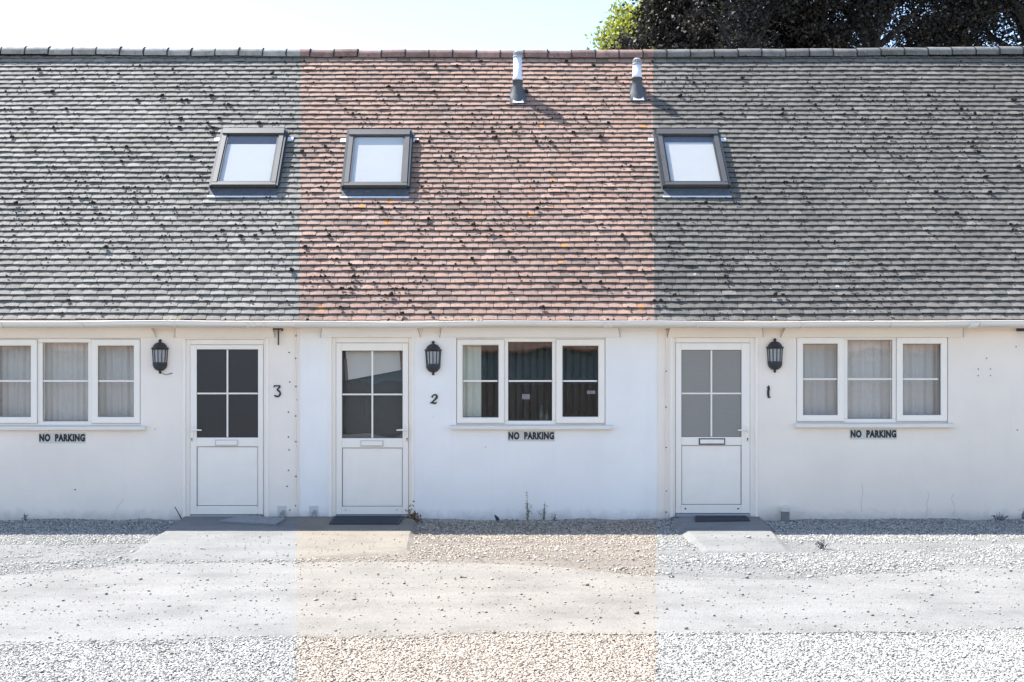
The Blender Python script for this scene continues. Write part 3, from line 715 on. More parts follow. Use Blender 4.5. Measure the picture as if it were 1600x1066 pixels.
# roof tiles
SKY = {3: (( 351, 444), (333, 435), 199, 293), 2: ((547, 641), (538, 637), 201, 294), 1: ((1026, 1117), (1036, 1137), 200, 293)}
SKYB = {}
for h, (tp, bt, y0, y1) in SKY.items():
    s1, s0 = rs(y0) - .17, rs(y1) - .06
    xa = (rx(tp[0], s1) + rx(bt[0], s0)) / 2; xb = (rx(tp[1], s1) + rx(bt[1], s0)) / 2
    SKYB[h] = (xa, xb, s0, s1)
VENT = [(rx(809, rs(155)), rs(152), 0.66), (rx(996, rs(152)), rs(148), 0.52)]
def half_w(s): return 2.11 + 0.097 * s
def tile_rows():
    out = {1: MB(), 2: MB(), 3: MB()}
    g, wdt = 0.1, 0.1735
    rows = int(SL / g)
    for r in range(rows):
        s0 = r * g
        x = -9.3 + (r % 2) * wdt / 2 + random.uniform(-.02, .02)
        while x < 10.4:
            w = wdt * random.uniform(.975, 1.02)
            xc = x + w / 2; sc = s0 + .05
            hid = False
            for (a, b, e, f) in SKYB.values():
                if a + .03 < xc < b - .03 and e + .0 < sc < f - .04: hid = True
            if hid: x += w; continue
            wv = 0.009 * (vn(np.array(xc * .9 + 50), np.array(s0 * 1.1 + 3)) - .5) + 0.012 * (vn2(np.array(xc * .35), np.array(s0 * .4)) - .5)
            nb = 0.02 * (vn(np.array(xc * .5 + 9), np.array(s0 * .6)) - .5)
            wv, nb = float(wv), float(nb)
            ds = random.gauss(0, .0020); dn = .003 + abs(random.gauss(0, .0024)); tw = random.gauss(0, .0014); sk = random.gauss(0, .0010)
            if random.random() < .025: dn += .008; ds -= random.uniform(0, .012)
            th = 0.0130
            vs = []
            xs = (x + .0027, x + w * .33, x + w * .67, x + w - .0027); cam_ = (0, .0030, .0030, 0)
            lo = s0 + wv + ds; hi = s0 + .135
            for k in range(4):
                tk = tw * (k - 1.5) / 1.5
                vs.append(rp(xs[k], lo + sk * (k - 1.5) - (.0 if 0 < k < 3 else -.003), .031 + nb + dn + tk + cam_[k] - .0015))
            for k in range(4):
                tk = tw * (k - 1.5) / 1.5
                vs.append(rp(xs[k], lo + .006 + sk * (k - 1.5), .0315 + nb + dn + tk + cam_[k]))
            for k in range(4): vs.append(rp(xs[k], hi, .010 + nb + cam_[k]))
            for k in range(4):
                tk = tw * (k - 1.5) / 1.5
                vs.append(rp(xs[k], lo + .002 + sk * (k - 1.5), .031 - th + nb + dn + tk + cam_[k]))
            fs = []
            for k in range(3): fs += [(k, k + 1, 5 + k, 4 + k), (4 + k, 5 + k, 9 + k, 8 + k), (12 + k, 13 + k, k + 1, k)]
            fs += [(12, 0, 4, 8), (15, 11, 7, 3)]
            h = 2 if abs(xc) < half_w(s0 + .05) else (3 if xc < 0 else 1)
            rr = min(1, max(0, random.gauss(.5, .24) + .45 * (float(vn(np.array(xc * 1.1 + 20), np.array(s0 * 1.3))) - .5)))
            out[h].add(vs, [q for q in fs if not (12 <= q[0] <= 14 and q[1] == q[0] + 1)], rr)
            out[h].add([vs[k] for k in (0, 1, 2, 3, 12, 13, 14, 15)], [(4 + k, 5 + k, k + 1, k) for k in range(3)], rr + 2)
            x += w
    for h, mb in out.items():
        # boarding under the tiles, and the far slope
        x0, x1 = HX[h]
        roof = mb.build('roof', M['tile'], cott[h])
        u = MB(); u.rbox(x0, x1, .03, SL - .02, -.05, -.006)
        u.build('roof_boarding', M['velux_dark'], roof)
        b = MB(); e = 2 * RIDGE.y
        pts = [(e - (EY - .0), EZ), (RIDGE.y + .02, RIDGE.z - .02), (RIDGE.y + .02, RIDGE.z - .08), (e - EY, EZ - .06)]
        vs = [(x, y, z) for x in (x0, x1) for y, z in pts]
        b.add(vs, [(0, 1, 2, 3), (7, 6, 5, 4), (0, 4, 5, 1), (1, 5, 6, 2), (2, 6, 7, 3), (3, 7, 4, 0)])
        b.build('far_slope', M['tile'], roof)
        # half round ridge tiles with mortar joints
        rd = MB(); jt = MB()
        L_ = 0.352; k0 = math.floor((x0 - .4) / L_); lo_ = -half_w(SL) if h == 2 else (x0 if h == 3 else half_w(SL)); hi_ = half_w(SL) if h == 2 else (x1 if h == 1 else -half_w(SL))
        cz = RIDGE.z - .045
        sag = lambda x: -0.05 * math.cos(min(1.0, abs(x - .8) / 7) * math.pi / 2) + .045
        for k in range(k0, int((x1 + .4) / L_) + 2):
            a = k * L_; b_ = a + L_ - .010
            if not (lo_ <= (a + b_) / 2 < hi_): continue
            z = cz + sag(a) + random.gauss(0, .004); rr = random.random()
            vs = []; n = 12
            tl = random.gauss(0, .004)
            for x, rad, dz in ((a, .117, 0), (a + .02, .119, 0), (b_ - .02, .119, tl), (b_, .117, tl)):
                for q in range(n + 1):
                    an = math.pi * (-.08 + 1.16 * q / n)
                    vs.append((x, RIDGE.y - rad * math.cos(an), z + dz + rad * .95 * math.sin(an)))
            m = n + 1
            rd.add(vs, [(i * m + q, i * m + q + 1, (i + 1) * m + q + 1, (i + 1) * m + q) for i in range(3) for q in range(n)], rr)
            vs = []
            for x, rad in ((b_ - .004, .112), (b_ - .003, .121 + random.uniform(0, .006)), (b_ + .012, .121 + random.uniform(0, .006)), (b_ + .014, .112)):
                for q in range(n + 1):
                    an = math.pi * (-.08 + 1.16 * q / n)
                    rj = rad + random.uniform(-.003, .004)
                    vs.append((x + random.gauss(0, .0025), RIDGE.y - rj * math.cos(an), z + rj * .95 * math.sin(an)))
            jt.add(vs, [(i * m + q, i * m + q + 1, (i + 1) * m + q + 1, (i + 1) * m + q) for i in range(3) for q in range(n)])
        rd.build('ridge', M['ridge'], roof, True)
        jt.build('ridge_joints', M['mortar'], roof)
        # lumpy bedding under the ridge
        n = int((hi_ - lo_) / .022)
        xs = rng.uniform(lo_, hi_, n); P = np.array([rp(x, SL - .075 + rng.normal(0, .012), .040) for x in xs]); P[:, 2] += np.array([sag(x) for x in xs]) * .5
        v, f = lumps(P, rng.uniform(.016, .034, n)); np_mesh('ridge_bedding', v, f, rng.random(len(v)), M['mortar'], roof)
tile_rows()

def make_skylight(h):
    a, b, s0, s1 = SKYB[h]; c = cott[h]
    o = bpy.data.objects.new('skylight', None); COL.objects.link(o); o.parent = c
    o.location = rp((a + b) / 2, s0) - Vector(c.location); o.empty_display_size = .2
    nt = .105
    ba = MB(); ba.rbox(a + .02, b - .02, s0 + .02, s1 - .02, -.004, .03); ba.build('backing', M['velux_dark'], o)
    fl = MB(); fl.rprism([(a - .045, s0 - .06), (b + .045, s0 - .06), (b + .045, s1 + .05), (a - .045, s1 + .05)], .0305, .040)
    fl.rbox(a - .02, b + .02, s0 - .15, s0 - .061, .036, .044)
    fl.build('flashing', M['lead'], o)
    e = MB(); e.rbox(a - .04, b + .03, s0 - .172, s0 - .1505, .034, .047)
    e.build('flashing_edge', M['lead_pale'], o)
    for x, sg in ((a, -1), (b, 1)):
        e = MB(); e.rbox(x + sg * .046, x + sg * .12, s1 - .16, s1 - .09, .036, .042); e.build('flashing_tab', M['lead_pale'], o)
    sash = MB()
    w = .062
    sash.rbox(a, b, s1 - .10, s1, .0405, nt + .02)                            # hood
    sash.rbox(a + .003, a + w, s0 + .05, s1 - .1005, .0405, nt + .006); sash.rbox(b - w, b - .003, s0 + .05, s1 - .1005, .0405, nt + .006)
    sash.rbox(a + .002, b - .002, s0, s0 + .0495, .055, nt + .003)
    sash.build('frame', M['velux'], o)
    lo = MB(); lo.rbox(a + .004, b - .004, s0 - .002, s0 + .045, .0402, .0548)
    # narrow shadow-gap covers along the sides
    for x, sg in ((a, -1), (b, 1)): lo.rbox(x + sg * .001, x + sg * .030, s0 - .01, s1 + .012, .0405, nt - .002)
    lo.rbox(a + .002, b - .002, s1 + .0005, s1 + .014, .0405, nt + .012)
    lo.build('lower_frame', M['velux_dark'], o)
    ins = MB(); iw = .022
    X0, X1, S0, S1 = a + w + .0005, b - w - .0005, s0 + .05, s1 - .1008
    ins.rbox(X0, X0 + iw, S0, S1, .06, nt - .003); ins.rbox(X1 - iw, X1, S0, S1, .06, nt - .003)
    ins.rbox(X0 + iw, X1 - iw, S0, S0 + iw, .06, nt - .0035); ins.build('sash', M['velux_dark'] if h != 2 else M['velux'], o)
    g = MB(); g.rbox(X0 + iw, X1 - iw, S0 + iw, S1, nt - .018, nt - .012); g.build('pane', M['roofglass'], o)
    bl = MB(); gap = .0 if h == 2 else .17 if h == 3 else .12  # in the middle skylight a full blind stands in for the sky's reflection
    bl.rbox(X0 + iw, X1 - iw, S0 + iw, S1 - gap, .066, .070); bl.build('blind', M['blind'], o)
for h in (3, 2, 1): make_skylight(h)

def make_vent(x, s, hgt):
    c = cott[2]; p = rp(x, s)
    o = bpy.data.objects.new('vent_pipe', None); COL.objects.link(o); o.parent = c; o.location = p - Vector(c.location); o.empty_display_size = .2
    fl = MB(); k = .10
    fl.rprism([(x - k - .02, s - .19), (x + k + .02, s - .19), (x + k, s + .16), (x - k, s + .16)], .040, .048)
    fl.build('flashing', M['lead'], o)
    fl = MB(); fl.rprism([(x - k * .8, s - .19), (x + k * .8, s - .19), (x + k * .7, s - .12), (x - k * .7, s - .12)], .0485, .054); fl.build('flashing_edge', M['lead_pale'], o)
    co = MB(); sg = 16
    vs = []
    for j, (rad, q) in enumerate(((.112, 0), (.09, .5), (.072, 1), (.070, 2), (.078, 2.05), (.078, 2.15))):
        for i in range(sg):
            an = 2 * math.pi * i / sg; dx, dy = math.cos(an) * rad, math.sin(an) * rad
            base = rp(x + dx, s + (dy * 1.2 - .02) / CS * .75, .046)
            top_ = Vector((x + dx, p.y + dy, p.z + .04 + .09 * q))
            t = min(1, q)
            vs.append(base * (1 - t) + top_ * t if q <= 1 else top_)
    co.add(vs, [(j * sg + i, j * sg + (i + 1) % sg, (j + 1) * sg + (i + 1) % sg, (j + 1) * sg + i) for j in range(5) for i in range(sg)])
    co.build('collar', M['lead'], o, True)
    pi = MB(); pi.lathe([(.062, .05), (.062, .235), (.071, .24), (.071, .275), (.064, .285), (.062, hgt - .10), (.058, hgt - .10)], (x, p.y, p.z), 20); pi.build('pipe', M['pipe'], o, True)
    cw = MB(); cw.lathe([(.050, hgt - .105), (.050, hgt - .03)], (x, p.y, p.z), 16)
    cw.lathe([(.066, hgt - .10), (.069, hgt - .085), (.066, hgt - .075)], (x, p.y, p.z), 16)
    for i in range(14):
        an = 2 * math.pi * i / 14; q = (x + .060 * math.cos(an), p.y + .060 * math.sin(an))
        cw.tube([(q[0], q[1], p.z + hgt - .078), (q[0] - .008 * math.cos(an), q[1] - .008 * math.sin(an), p.z + hgt - .022)], .006, 5)
    cw.lathe([(.056, hgt - .03), (.056, hgt - .018), (.040, hgt - .002), (.012, hgt + .006)], (x, p.y, p.z), 16)
    cw.build('cowl', M['cowl'], o)
for v in VENT: make_vent(*v)

for h in (3, 2, 1):
    front_wall(h); make_window(h); make_door(h); trim(h)

# moss clumps caught on the tile edges
def make_moss():
    n = 11000
    x = rng.uniform(-8.2, 9.0, n); s = np.floor(rng.uniform(0, 51, n)) * .1
    d = vn(x * .8 + 3, s * 1.4 + 9) * .6 + vn2(x * 2.5, s * 3) * .4
    k = (rng.random(n) < np.clip((d - .22) * 1.1, .12, .5)) & ((s < 4.6) | (rng.random(n) < .4))
    x, s = x[k], s[k]; n = len(x)
    size = rng.lognormal(math.log(.0088), .46, n) * np.where(np.abs(x) < half_w(s), 1.1, np.where(x < 0, 1.2, 1.0))
    size = np.minimum(size, .025)
    V, Fc, off = [], [], 0
    P = []; S = []
    for i in range(n):
        if any(a - .1 < x[i] < b + .1 and e - .17 < s[i] < f + .05 for a, b, e, f in SKYB.values()): continue
        m = 1 + int(size[i] > .013) * 3 + int(size[i] > .02) * 5
        for j in range(m):
            r = size[i] * (1 if m == 1 else .58)
            P.append(rp(x[i] + rng.normal(0, size[i] * .40 * (m > 1)), s[i] - size[i] * .35 + rng.normal(0, size[i] * .35 * (m > 1)), .041 + size[i] * .30 + rng.uniform(0, .5) * size[i] * (m > 1))); S.append(r)
    v, f = lumps(np.array(P), np.array(S), (1.15, 1, 1), .3)
    tag(np_mesh('moss', v, f, rng.random(len(v)), M['moss']), 'dark dry moss tufts dotted over the roof tiles', 'moss', kind='stuff')
make_moss()

# ------------------------------------------------------------------ things on the walls
def make_lantern():
    r = thing('wall_lantern', (0, 0, 0), '', 'lantern', 'black lanterns on the cottage walls')
    A0, A1 = math.pi, 2 * math.pi
    m = MB(); m.box(-.055, .055, -.012, -.0005, -.15, .14, .006); m.build('back_plate', M['black'], r)
    m = MB(); m.lathe([(.103, .090), (.108, .096), (.102, .106), (.088, .112), (.078, .135), (.055, .160), (.026, .172), (.014, .176), (.014, .186), (.022, .192), (.018, .202), (.006, .210)], (0, -.012, 0), 16, A0, A1); m.build('cap', M['black'], r)
    m = MB(); m.lathe([(.078, -.088), (.088, .090)], (0, -.012, 0), 6, A0, A1); m.build('lantern_glass', M['frost'], r)
    m = MB()
    for k in range(7):
        a = math.pi + math.pi * k / 6
        m.tube([(.080 * math.cos(a), -.012 + .080 * math.sin(a), -.09), (.091 * math.cos(a), -.012 + .091 * math.sin(a), .092)], .0065, 6)
    m.lathe([(.083, -.100), (.090, -.094), (.086, -.070), (.080, -.068)], (0, -.012, 0), 12, A0, A1)
    m.lathe([(.086, .080), (.095, .086), (.095, .0915)], (0, -.012, 0), 12, A0, A1)
    m.build('frame', M['black'], r)
    m = MB(); m.lathe([(.084, -.1005), (.086, -.112), (.072, -.140), (.048, -.162), (.020, -.172), (.012, -.178), (.012, -.186), (.018, -.192), (.014, -.200), (.004, -.206)], (0, -.012, 0), 16, A0, A1); m.build('bowl', M['black'], r)
    return r
lan = make_lantern()
spots = [(3, 251, 557.5, 'black half lantern on the wall between door 3 and its window, wire trailing below'),
         (2, 677, 560, 'black half lantern above the numeral 2 on the middle cottage'),
         (1, 1210, 556, 'black half lantern above the numeral 1 on the right cottage')]
for i, (h, px, py, lb) in enumerate(spots):
    o = lan if i == 0 else copy_tree(lan)
    o.location = (wx(px), WF[h], wz(py)); o['label'] = lb
wb = MB(); p = Vector((wx(252), WF[3] - .01, wz(583)))
wb.tube([p, p + Vector((.03, -.02, -.01)), p + Vector((.07, -.02, -.02)), p + Vector((.10, -.004, -.012)), p + Vector((.14, .004, .0))], .004, 6)
tag(wb.build('wire', M['black']), 'thin dark wire trailing from under the leftmost wall lantern', 'wire')

def stroke(mb, pts, wid, x, z, sc, y, slant=0.0, thick=.014):
    pts = [Vector((a + slant * b, b)) for a, b in pts]; n = len(pts)
    if isinstance(wid, (int, float)): wid = [wid] * n
    l, r_ = [], []
    for i, q in enumerate(pts):
        t = (pts[min(i + 1, n - 1)] - pts[max(i - 1, 0)]).normalized(); nn = Vector((-t.y, t.x))
        l.append(q + nn * wid[i] / 2); r_.append(q - nn * wid[i] / 2)
    for i in range(n - 1):
        quad = [l[i], l[i + 1], r_[i + 1], r_[i]]
        mb.prism([(x + q.x * sc, z + q.y * sc) for q in quad][::-1], y - thick, y - .0008)
def arc(cx, cz, r, a0, a1, n=10, ry=None):
    return [(cx + r * math.cos(R(a0 + (a1 - a0) * k / n)), cz + (ry or r) * math.sin(R(a0 + (a1 - a0) * k / n))) for k in range(n + 1)]
def number(h, px, py0, py1, label):
    mb = MB(); x, z = wx(px), wz(py1); sc = wz(py0) - wz(py1)
    if h == 3:
        stroke(mb, [(-.26, .80), (-.24, .92), (.24, .92), (.22, .84), (-.02, .58)], [.09, .10, .10, .13, .11], x, z, sc, WF[3])
        stroke(mb, [(-.02, .57)] + arc(.0, .29, .25, 75, -150, 12), [.06] + [.13] * 9 + [.12, .13, .12, .10], x, z, sc, WF[3], thick=.0135)
    elif h == 2:
        stroke(mb, arc(.02, .70, .25, 190, -20, 10) + [(.16, .50), (-.06, .26), (-.30, .05)], [.19, .16, .10, .10, .12, .14, .16, .18, .20, .21, .21, .19, .12, .08], x, z, sc, WF[2], .16)
        stroke(mb, [(-.30, .09), (-.12, .13), (.08, .04), (.24, .05), (.32, .20)], [.14, .17, .19, .15, .06], x, z, sc, WF[2], .16, thick=.0135)
    else:
        stroke(mb, [(-.12, .80), (.04, .96), (.04, .80), (-.01, .5), (.0, .2), (.03, .06), (.16, .05)], [.05, .12, .17, .17, .17, .15, .10], x, z, sc, WF[1])
    tag(mb.build('house_number', M['letter']), label, 'house number', 'numerals beside the doors')
number(3, 433.5, 601.5, 620.5, 'black numeral 3 fixed to the white wall right of the left door')
number(2, 677, 616, 631, 'black slanted numeral 2 below the middle lantern')
number(1, 1200, 602.5, 622, 'black thin numeral 1 below the right lantern')

def text_mesh(txt, width, height, bold):
    cu = bpy.data.curves.new('txt', 'FONT'); cu.body = txt; cu.size = 1; cu.extrude = .03; cu.offset = bold; cu.space_character = 1.12; cu.resolution_u = 4
    o = bpy.data.objects.new('txt', cu); COL.objects.link(o)
    bpy.context.view_layer.update()
    me = bpy.data.meshes.new_from_object(o.evaluated_get(bpy.context.evaluated_depsgraph_get()))
    bpy.data.objects.remove(o); bpy.data.curves.remove(cu)
    n = len(me.vertices); co = np.zeros(n * 3, np.float32); me.vertices.foreach_get('co', co); co = co.reshape(-1, 3)
    mn, mx = co.min(0), co.max(0)
    c = np.zeros_like(co)
    c[:, 0] = ((co[:, 0] - mn[0]) / (mx[0] - mn[0]) - .5) * width
    c[:, 2] = ((co[:, 1] - mn[1]) / (mx[1] - mn[1]) - .5) * height
    c[:, 1] = -(co[:, 2] - mn[2]) / (mx[2] - mn[2]) * .005
    me.vertices.foreach_set('co', c.ravel()); me.update()
    return me
sign = thing('no_parking_sign', (0, 0, 0), '', 'sign', 'NO PARKING signs under the windows')
m = MB(); m.box(-.282, .282, -.006, -.0006, -.062, .062, .002); m.build('plate', M['plate'], sign)
me = text_mesh("NO  PARKING", .552, .092, .055)
lt = link('lettering', me, M['letter'], sign); lt.location = (0, -.0062, .004)
for i, (h, px, py, lb) in enumerate([(3, 98, 684.5, 'NO PARKING sign under the left cottage window with net curtains'),
                                     (2, 830, 681.5, 'NO PARKING sign under the dark window of the middle cottage'),
                                     (1, 1364, 678.5, 'NO PARKING sign under the right cottage window')]):
    o = sign if i == 0 else copy_tree(sign)
    o.location = (wx(px), WF[h], wz(py)); o['label'] = lb

# curtains, blinds and things behind the glass
def curtain(name, x0, x1, z0, z1, y, amp, wl, mat, label, cat='curtain', group=None):
    n = int((x1 - x0) / wl * 8); xs = np.linspace(x0, x1, n); vs = []
    for dy in (0, .004):
        for x in xs:
            yy = y + amp * math.sin(2 * math.pi * x / wl + 1.2 * math.sin(x * 5)) + dy
            vs += [(x, yy, z0), (x, yy + .01 * math.sin(x * 9), z1)]
    k = 2 * n
    fs = [(2 * i, 2 * i + 2, 2 * i + 3, 2 * i + 1) for i in range(n - 1)] + [(k + 2 * i + 1, k + 2 * i + 3, k + 2 * i + 2, k + 2 * i) for i in range(n - 1)]
    mb = MB(); mb.add(vs, fs); return tag(mb.build(name, mat, None, True), label, cat, group)
curtain('net_curtain', wx(-19) + .03, wx(220) - .03, wz(668), wz(527), .16, .010, .075, M['net'], 'grey net curtain hanging behind the left cottage window', 'curtain', 'net curtains')
curtain('net_curtain', wx(1244) + .03, wx(1481) - .03, wz(665), wz(524), .16, .012, .11, M['net'], 'grey net curtain hanging behind the right cottage window', 'curtain', 'net curtains')
curtain('curtain', wx(716), wx(752), wz(668), wz(526), .16, .012, .09, M['cream'], 'pale cream curtain drawn to the left edge of the dark middle window')
vb = thing('vertical_blind', (wx(828), .2, wz(530)), 'dark vertical slat blind behind the middle cottage window', 'blind')
m = MB()
for k in range(17):
    x = wx(756) + .088 * k; a = R(38)
    dx, dy = .036 * math.cos(a), .036 * math.sin(a)
    m.add([(x - dx, .24 - dy, wz(664)), (x + dx, .24 + dy, wz(664)), (x + dx, .24 + dy, wz(528)), (x - dx, .24 - dy, wz(528)), (x - dx, .242 - dy, wz(664)), (x + dx, .242 + dy, wz(664)), (x + dx, .242 + dy, wz(528)), (x - dx, .242 - dy, wz(528))],
          [(0, 1, 2, 3), (7, 6, 5, 4), (0, 4, 5, 1), (1, 5, 6, 2), (2, 6, 7, 3), (3, 7, 4, 0)])
m.build('slats', M['slat'], vb)
m = MB(); m.box(wx(754), wx(942), .22, .26, wz(528) + .001, wz(526), .004); m.build('rail', M['upvc_grey'], vb)
ws = MB(); ws.box(wx(714), wx(945), .105, .30, wz(664) - .03, wz(664) - .001, .006); ws.build('window_board', M['slat'], cott[2])
for px, hh, lb in ((847, .24, 'taller dark bottle on the sill inside the middle window'), (856, .19, 'shorter dark bottle on the sill inside the middle window')):
    b = MB(); b.lathe([(.028, 0), (.030, .01), (.030, hh * .55), (.022, hh * .68), (.011, hh * .76), (.011, hh * .94), (.014, hh * .95), (.014, hh)], (wx(px), .145, wz(664)), 14)
    tag(b.build('bottle', M['bottle'], None, True), lb, 'bottle', 'bottles on the window sill')
for px, py, w, hh, lb in ((822, 620, 12, 8, 'pale sticker on the middle pane of the dark window'), (924, 613, 13, 5, 'small white sticker on the right casement of the dark window')):
    st = MB(); yy = WF[2] + .018 + .0105
    st.box(wx(px - w / 2), wx(px + w / 2), yy - .0006 if px > 900 else yy + .0030, yy + .0008 if px > 900 else yy + .0050, wz(py + hh / 2), wz(py - hh / 2))
    o = tag(st.build('sticker', M['paper']), lb, 'sticker', 'stickers on the window panes')
    ink = MB(); q = yy - .0012 if px > 900 else yy + .0024
    for k in range(3): ink.box(wx(px - w * .38), wx(px + w * (.1 + .1 * k)), q, q + .0004, wz(py - 1.6 + k * 2.2), wz(py - 2.4 + k * 2.2))
    ink.build('print', M['redink'], o)
# white board added for a reflection in door 2, dark drape behind it
bd = thing('reflection_board', (wx(582), .12, wz(592)), 'white board with brown edges tilted behind the glass of door 2, added for a reflection', 'board')
m = MB(); m.prism([(wx(541), wz(594)), (wx(631), wz(577)), (wx(631), wz(545)), (wx(538), wz(545))], .115, .127); m.build('face', M['blind'], bd)
m = MB(); m.prism([(wx(538.5), wz(594.5)), (wx(542.5), wz(594)), (wx(540), wz(560)), (wx(536), wz(560))], .108, .1145)
m.prism([(wx(625), wz(578)), (wx(629), wz(577.5)), (wx(629.5), wz(545)), (wx(623), wz(545))], .108, .1145); m.build('edge', M['brown'], bd)
dr = MB(); dr.box(wx(520), wx(642), .20, .21, .02, wz(528)); tag(dr.build('door_drape', M['ob_green']), 'dark green drape hanging behind the glass of door 2', 'drape')

# small fittings on the walls
br = MB(); x, z = wx(436), wz(515); y = WF[3]
br.box(x - .07, x + .05, y - .05, y - .02, z - .004, z + .016); br.box(x - .006, x + .008, y - .045, y - .025, z - .19, z - .0042); br.box(x - .07, x - .055, y - .0198, y - .0006, z - .02, z + .014); br.box(x + .035, x + .05, y - .0198, y - .0006, z - .02, z + .014)
br.build('bracket', M['black'], cott[3])
br = MB(); x, z = wx(1594), wz(514); br.box(x - .05, x + .25, WF[1] - .06, WF[1] - .0006, z - .03, z + .012, .006); br.build('bracket', M['velux_dark'], cott[1])
def cable(h, px, pys, r, clips):
    m = MB(); pts = []
    for k, py in enumerate(np.linspace(pys[0], pys[1], 22)):
        pts.append((wx(px) + .006 * math.sin(k * 1.1 + px), WF[h] - r, wz(py)))
    m.tube(pts, r, 6); o = m.build('cable', M['wall%d' % h], cott[h])
    k_ = MB()
    for py in clips: k_.box(wx(px) - .011, wx(px) + .006, WF[h] - .018, WF[h] - .0006, wz(py) - .008, wz(py) + .006, .003)
    k_.build('clips', M['lead'], o)
cable(1, 1041, (512, 812), .009, (515, 580, 636, 699, 767, 800))
cable(3, 463, (512, 806), .008, (525, 560, 604, 650, 690, 744, 790))
m = MB()
for px, py in ((452, 551), (453, 597), (451, 644), (451, 683), (452, 703), (451, 735), (449, 760), (453, 797), (118, 765)): m.tube([(wx(px), WF[3] - .004, wz(py)), (wx(px), WF[3] - .0006, wz(py))], .009, 7)
m.build('screw_holes', M['velux_dark'], cott[3])
m = MB()
for px, py in ((1528, 577), (1547, 577), (1528, 587), (1547, 587), (1541, 560), (1587, 542), (1589, 672)): m.tube([(wx(px), WF[1] - .003, wz(py)), (wx(px), WF[1] - .0006, wz(py))], .010, 8)
m.build('screw_holes', M['cowl'], cott[1])
def crack(h, pts):
    m = MB(); q = [(wx(a), WF[h] - .0002, wz(b)) for a, b in pts]; m.tube(q, [.0014] * len(q), 4); m.build('crack', M['crack'], cott[h])
crack(1, [(1449, 768), (1451, 777), (1447, 786), (1449, 795), (1446, 808)])
crack(1, [(1490, 771), (1486, 779), (1490, 788), (1491, 797), (1489, 804)])
crack(1, [(1346, 755), (1348, 768), (1345, 785), (1346, 800)])
crack(3, [(193, 780), (187, 788), (182, 796)])
# air bricks low on the wall
for h, px in ((3, 441), (2, 490)):
    m = MB(); x, z = wx(px), wz(798); m.box(x - .055, x + .055, WF[h] - .006, WF[h] - .0006, z - .065, z + .06, .003); o = m.build('patch', M['plate'], cott[h])
    m = MB(); m.tube([(x + .01, WF[h] - .07, z - .03), (x + .01, WF[h] - .006, z - .01)], .024, 10); m.tube([(x + .012, WF[h] - .06, z - .03), (x + .016, WF[h] - .065, z - .085)], [.018, .014], 8); m.build('waste_pipe', M['cowl'], cott[h])

# ------------------------------------------------------------------ things on the ground
def doormat(poly, label, z):
    cx_ = sum(p[0] for p in poly) / 4; cy_ = sum(p[1] for p in poly) / 4
    r = thing('doormat', (cx_, cy_, ramp_z(cy_) + z), label, 'doormat', 'doormats at the doors')
    m = MB(); m.slab(poly[::-1], z, z + .014); m.v = [(x, y, q + ramp_z(y)) for x, y, q in m.v]; m.build('mat_base', M['mat'], r)
    m = MB(); (ax, ay), (bx, by), (c_x, c_y), (dx, dy) = poly
    for k in range(16):
        t = (k + .5) / 16
        p0 = Vector((ax + (dx - ax) * t, ay + (dy - ay) * t, 0)); p1 = Vector((bx + (c_x - bx) * t, by + (c_y - by) * t, 0))
        e = (p1 - p0) * .03; p0 += e; p1 -= e
        p0.z = ramp_z(p0.y) + z + .014; p1.z = ramp_z(p1.y) + z + .014
        m.tube([p0, p1], .0075, 5)
    m.build('ribs', M['mat'], r)
def rpt(px, py, lift=.0):                              # point of a pad seen at a picture place
    d = 12.4
    for _ in range(6): d = F * (H - ramp_z(CAMY + d) - lift) / (py - HY)
    return ((px - CX) * d / F, CAMY + d)
doormat([(wx(523), -.06), (wx(632), -.06), rpt(623, 820), rpt(514, 820)], 'dark grey ribbed doormat lying before door 2', .002)
doormat([(wx(1083), -.07), (wx(1165), -.07), rpt(1172, 815), rpt(1086, 816)], 'black doormat lying on the ramp before door 1', .002)
m = MB(); m.slab([rpt(342, 817), rpt(431, 821.5), rpt(447, 812.5), (wx(380), -.06)], .003, .024)
m.v = [(x, y, z + ramp_z(y)) for x, y, z in m.v]
tag(m.build('paving_slab', M['slabstone']), 'loose dark paving slab lying askew before door 3', 'paving slab')
# timber stub beside door 1
x, y = wx(1223), -.10
ps = thing('wooden_stub', (x, y, 0), 'short round wooden stub standing in gravel beside door 1', 'stub post')
m = MB(); m.lathe([(.052, -.05), (.050, .06), (.052, .14)], (x, y, 0), 14); m.build('post', M['wood'], ps)
m = MB(); m.lathe([(.058, .1402), (.060, .15), (.060, .19), (.054, .198)], (x, y, 0), 14); m.build('cap', M['plate'], ps)

def leaves_np(P, size, mat, name, parent=None, flat=0.0, aspect=.62, smooth=False, rnd=None, align=None):
    n = len(P)
    base = np.array([(-.5, 0, 0), (-.18, aspect * .5, .06), (.5, 0, 0), (-.18, -aspect * .5, .06)])
    Rm = rand_rot(n)
    v = np.einsum('nij,kj->nki', Rm, base)
    if flat: v[:, :, 2] *= (1 - flat)
    v = v * size[:, None, None] + P[:, None, :]
    f = np.arange(n * 4).reshape(n, 4)
    r = np.repeat(rng.random(n) if rnd is None else rnd, 4)
    return np_mesh(name, v.reshape(-1, 3), f, r, mat, parent)

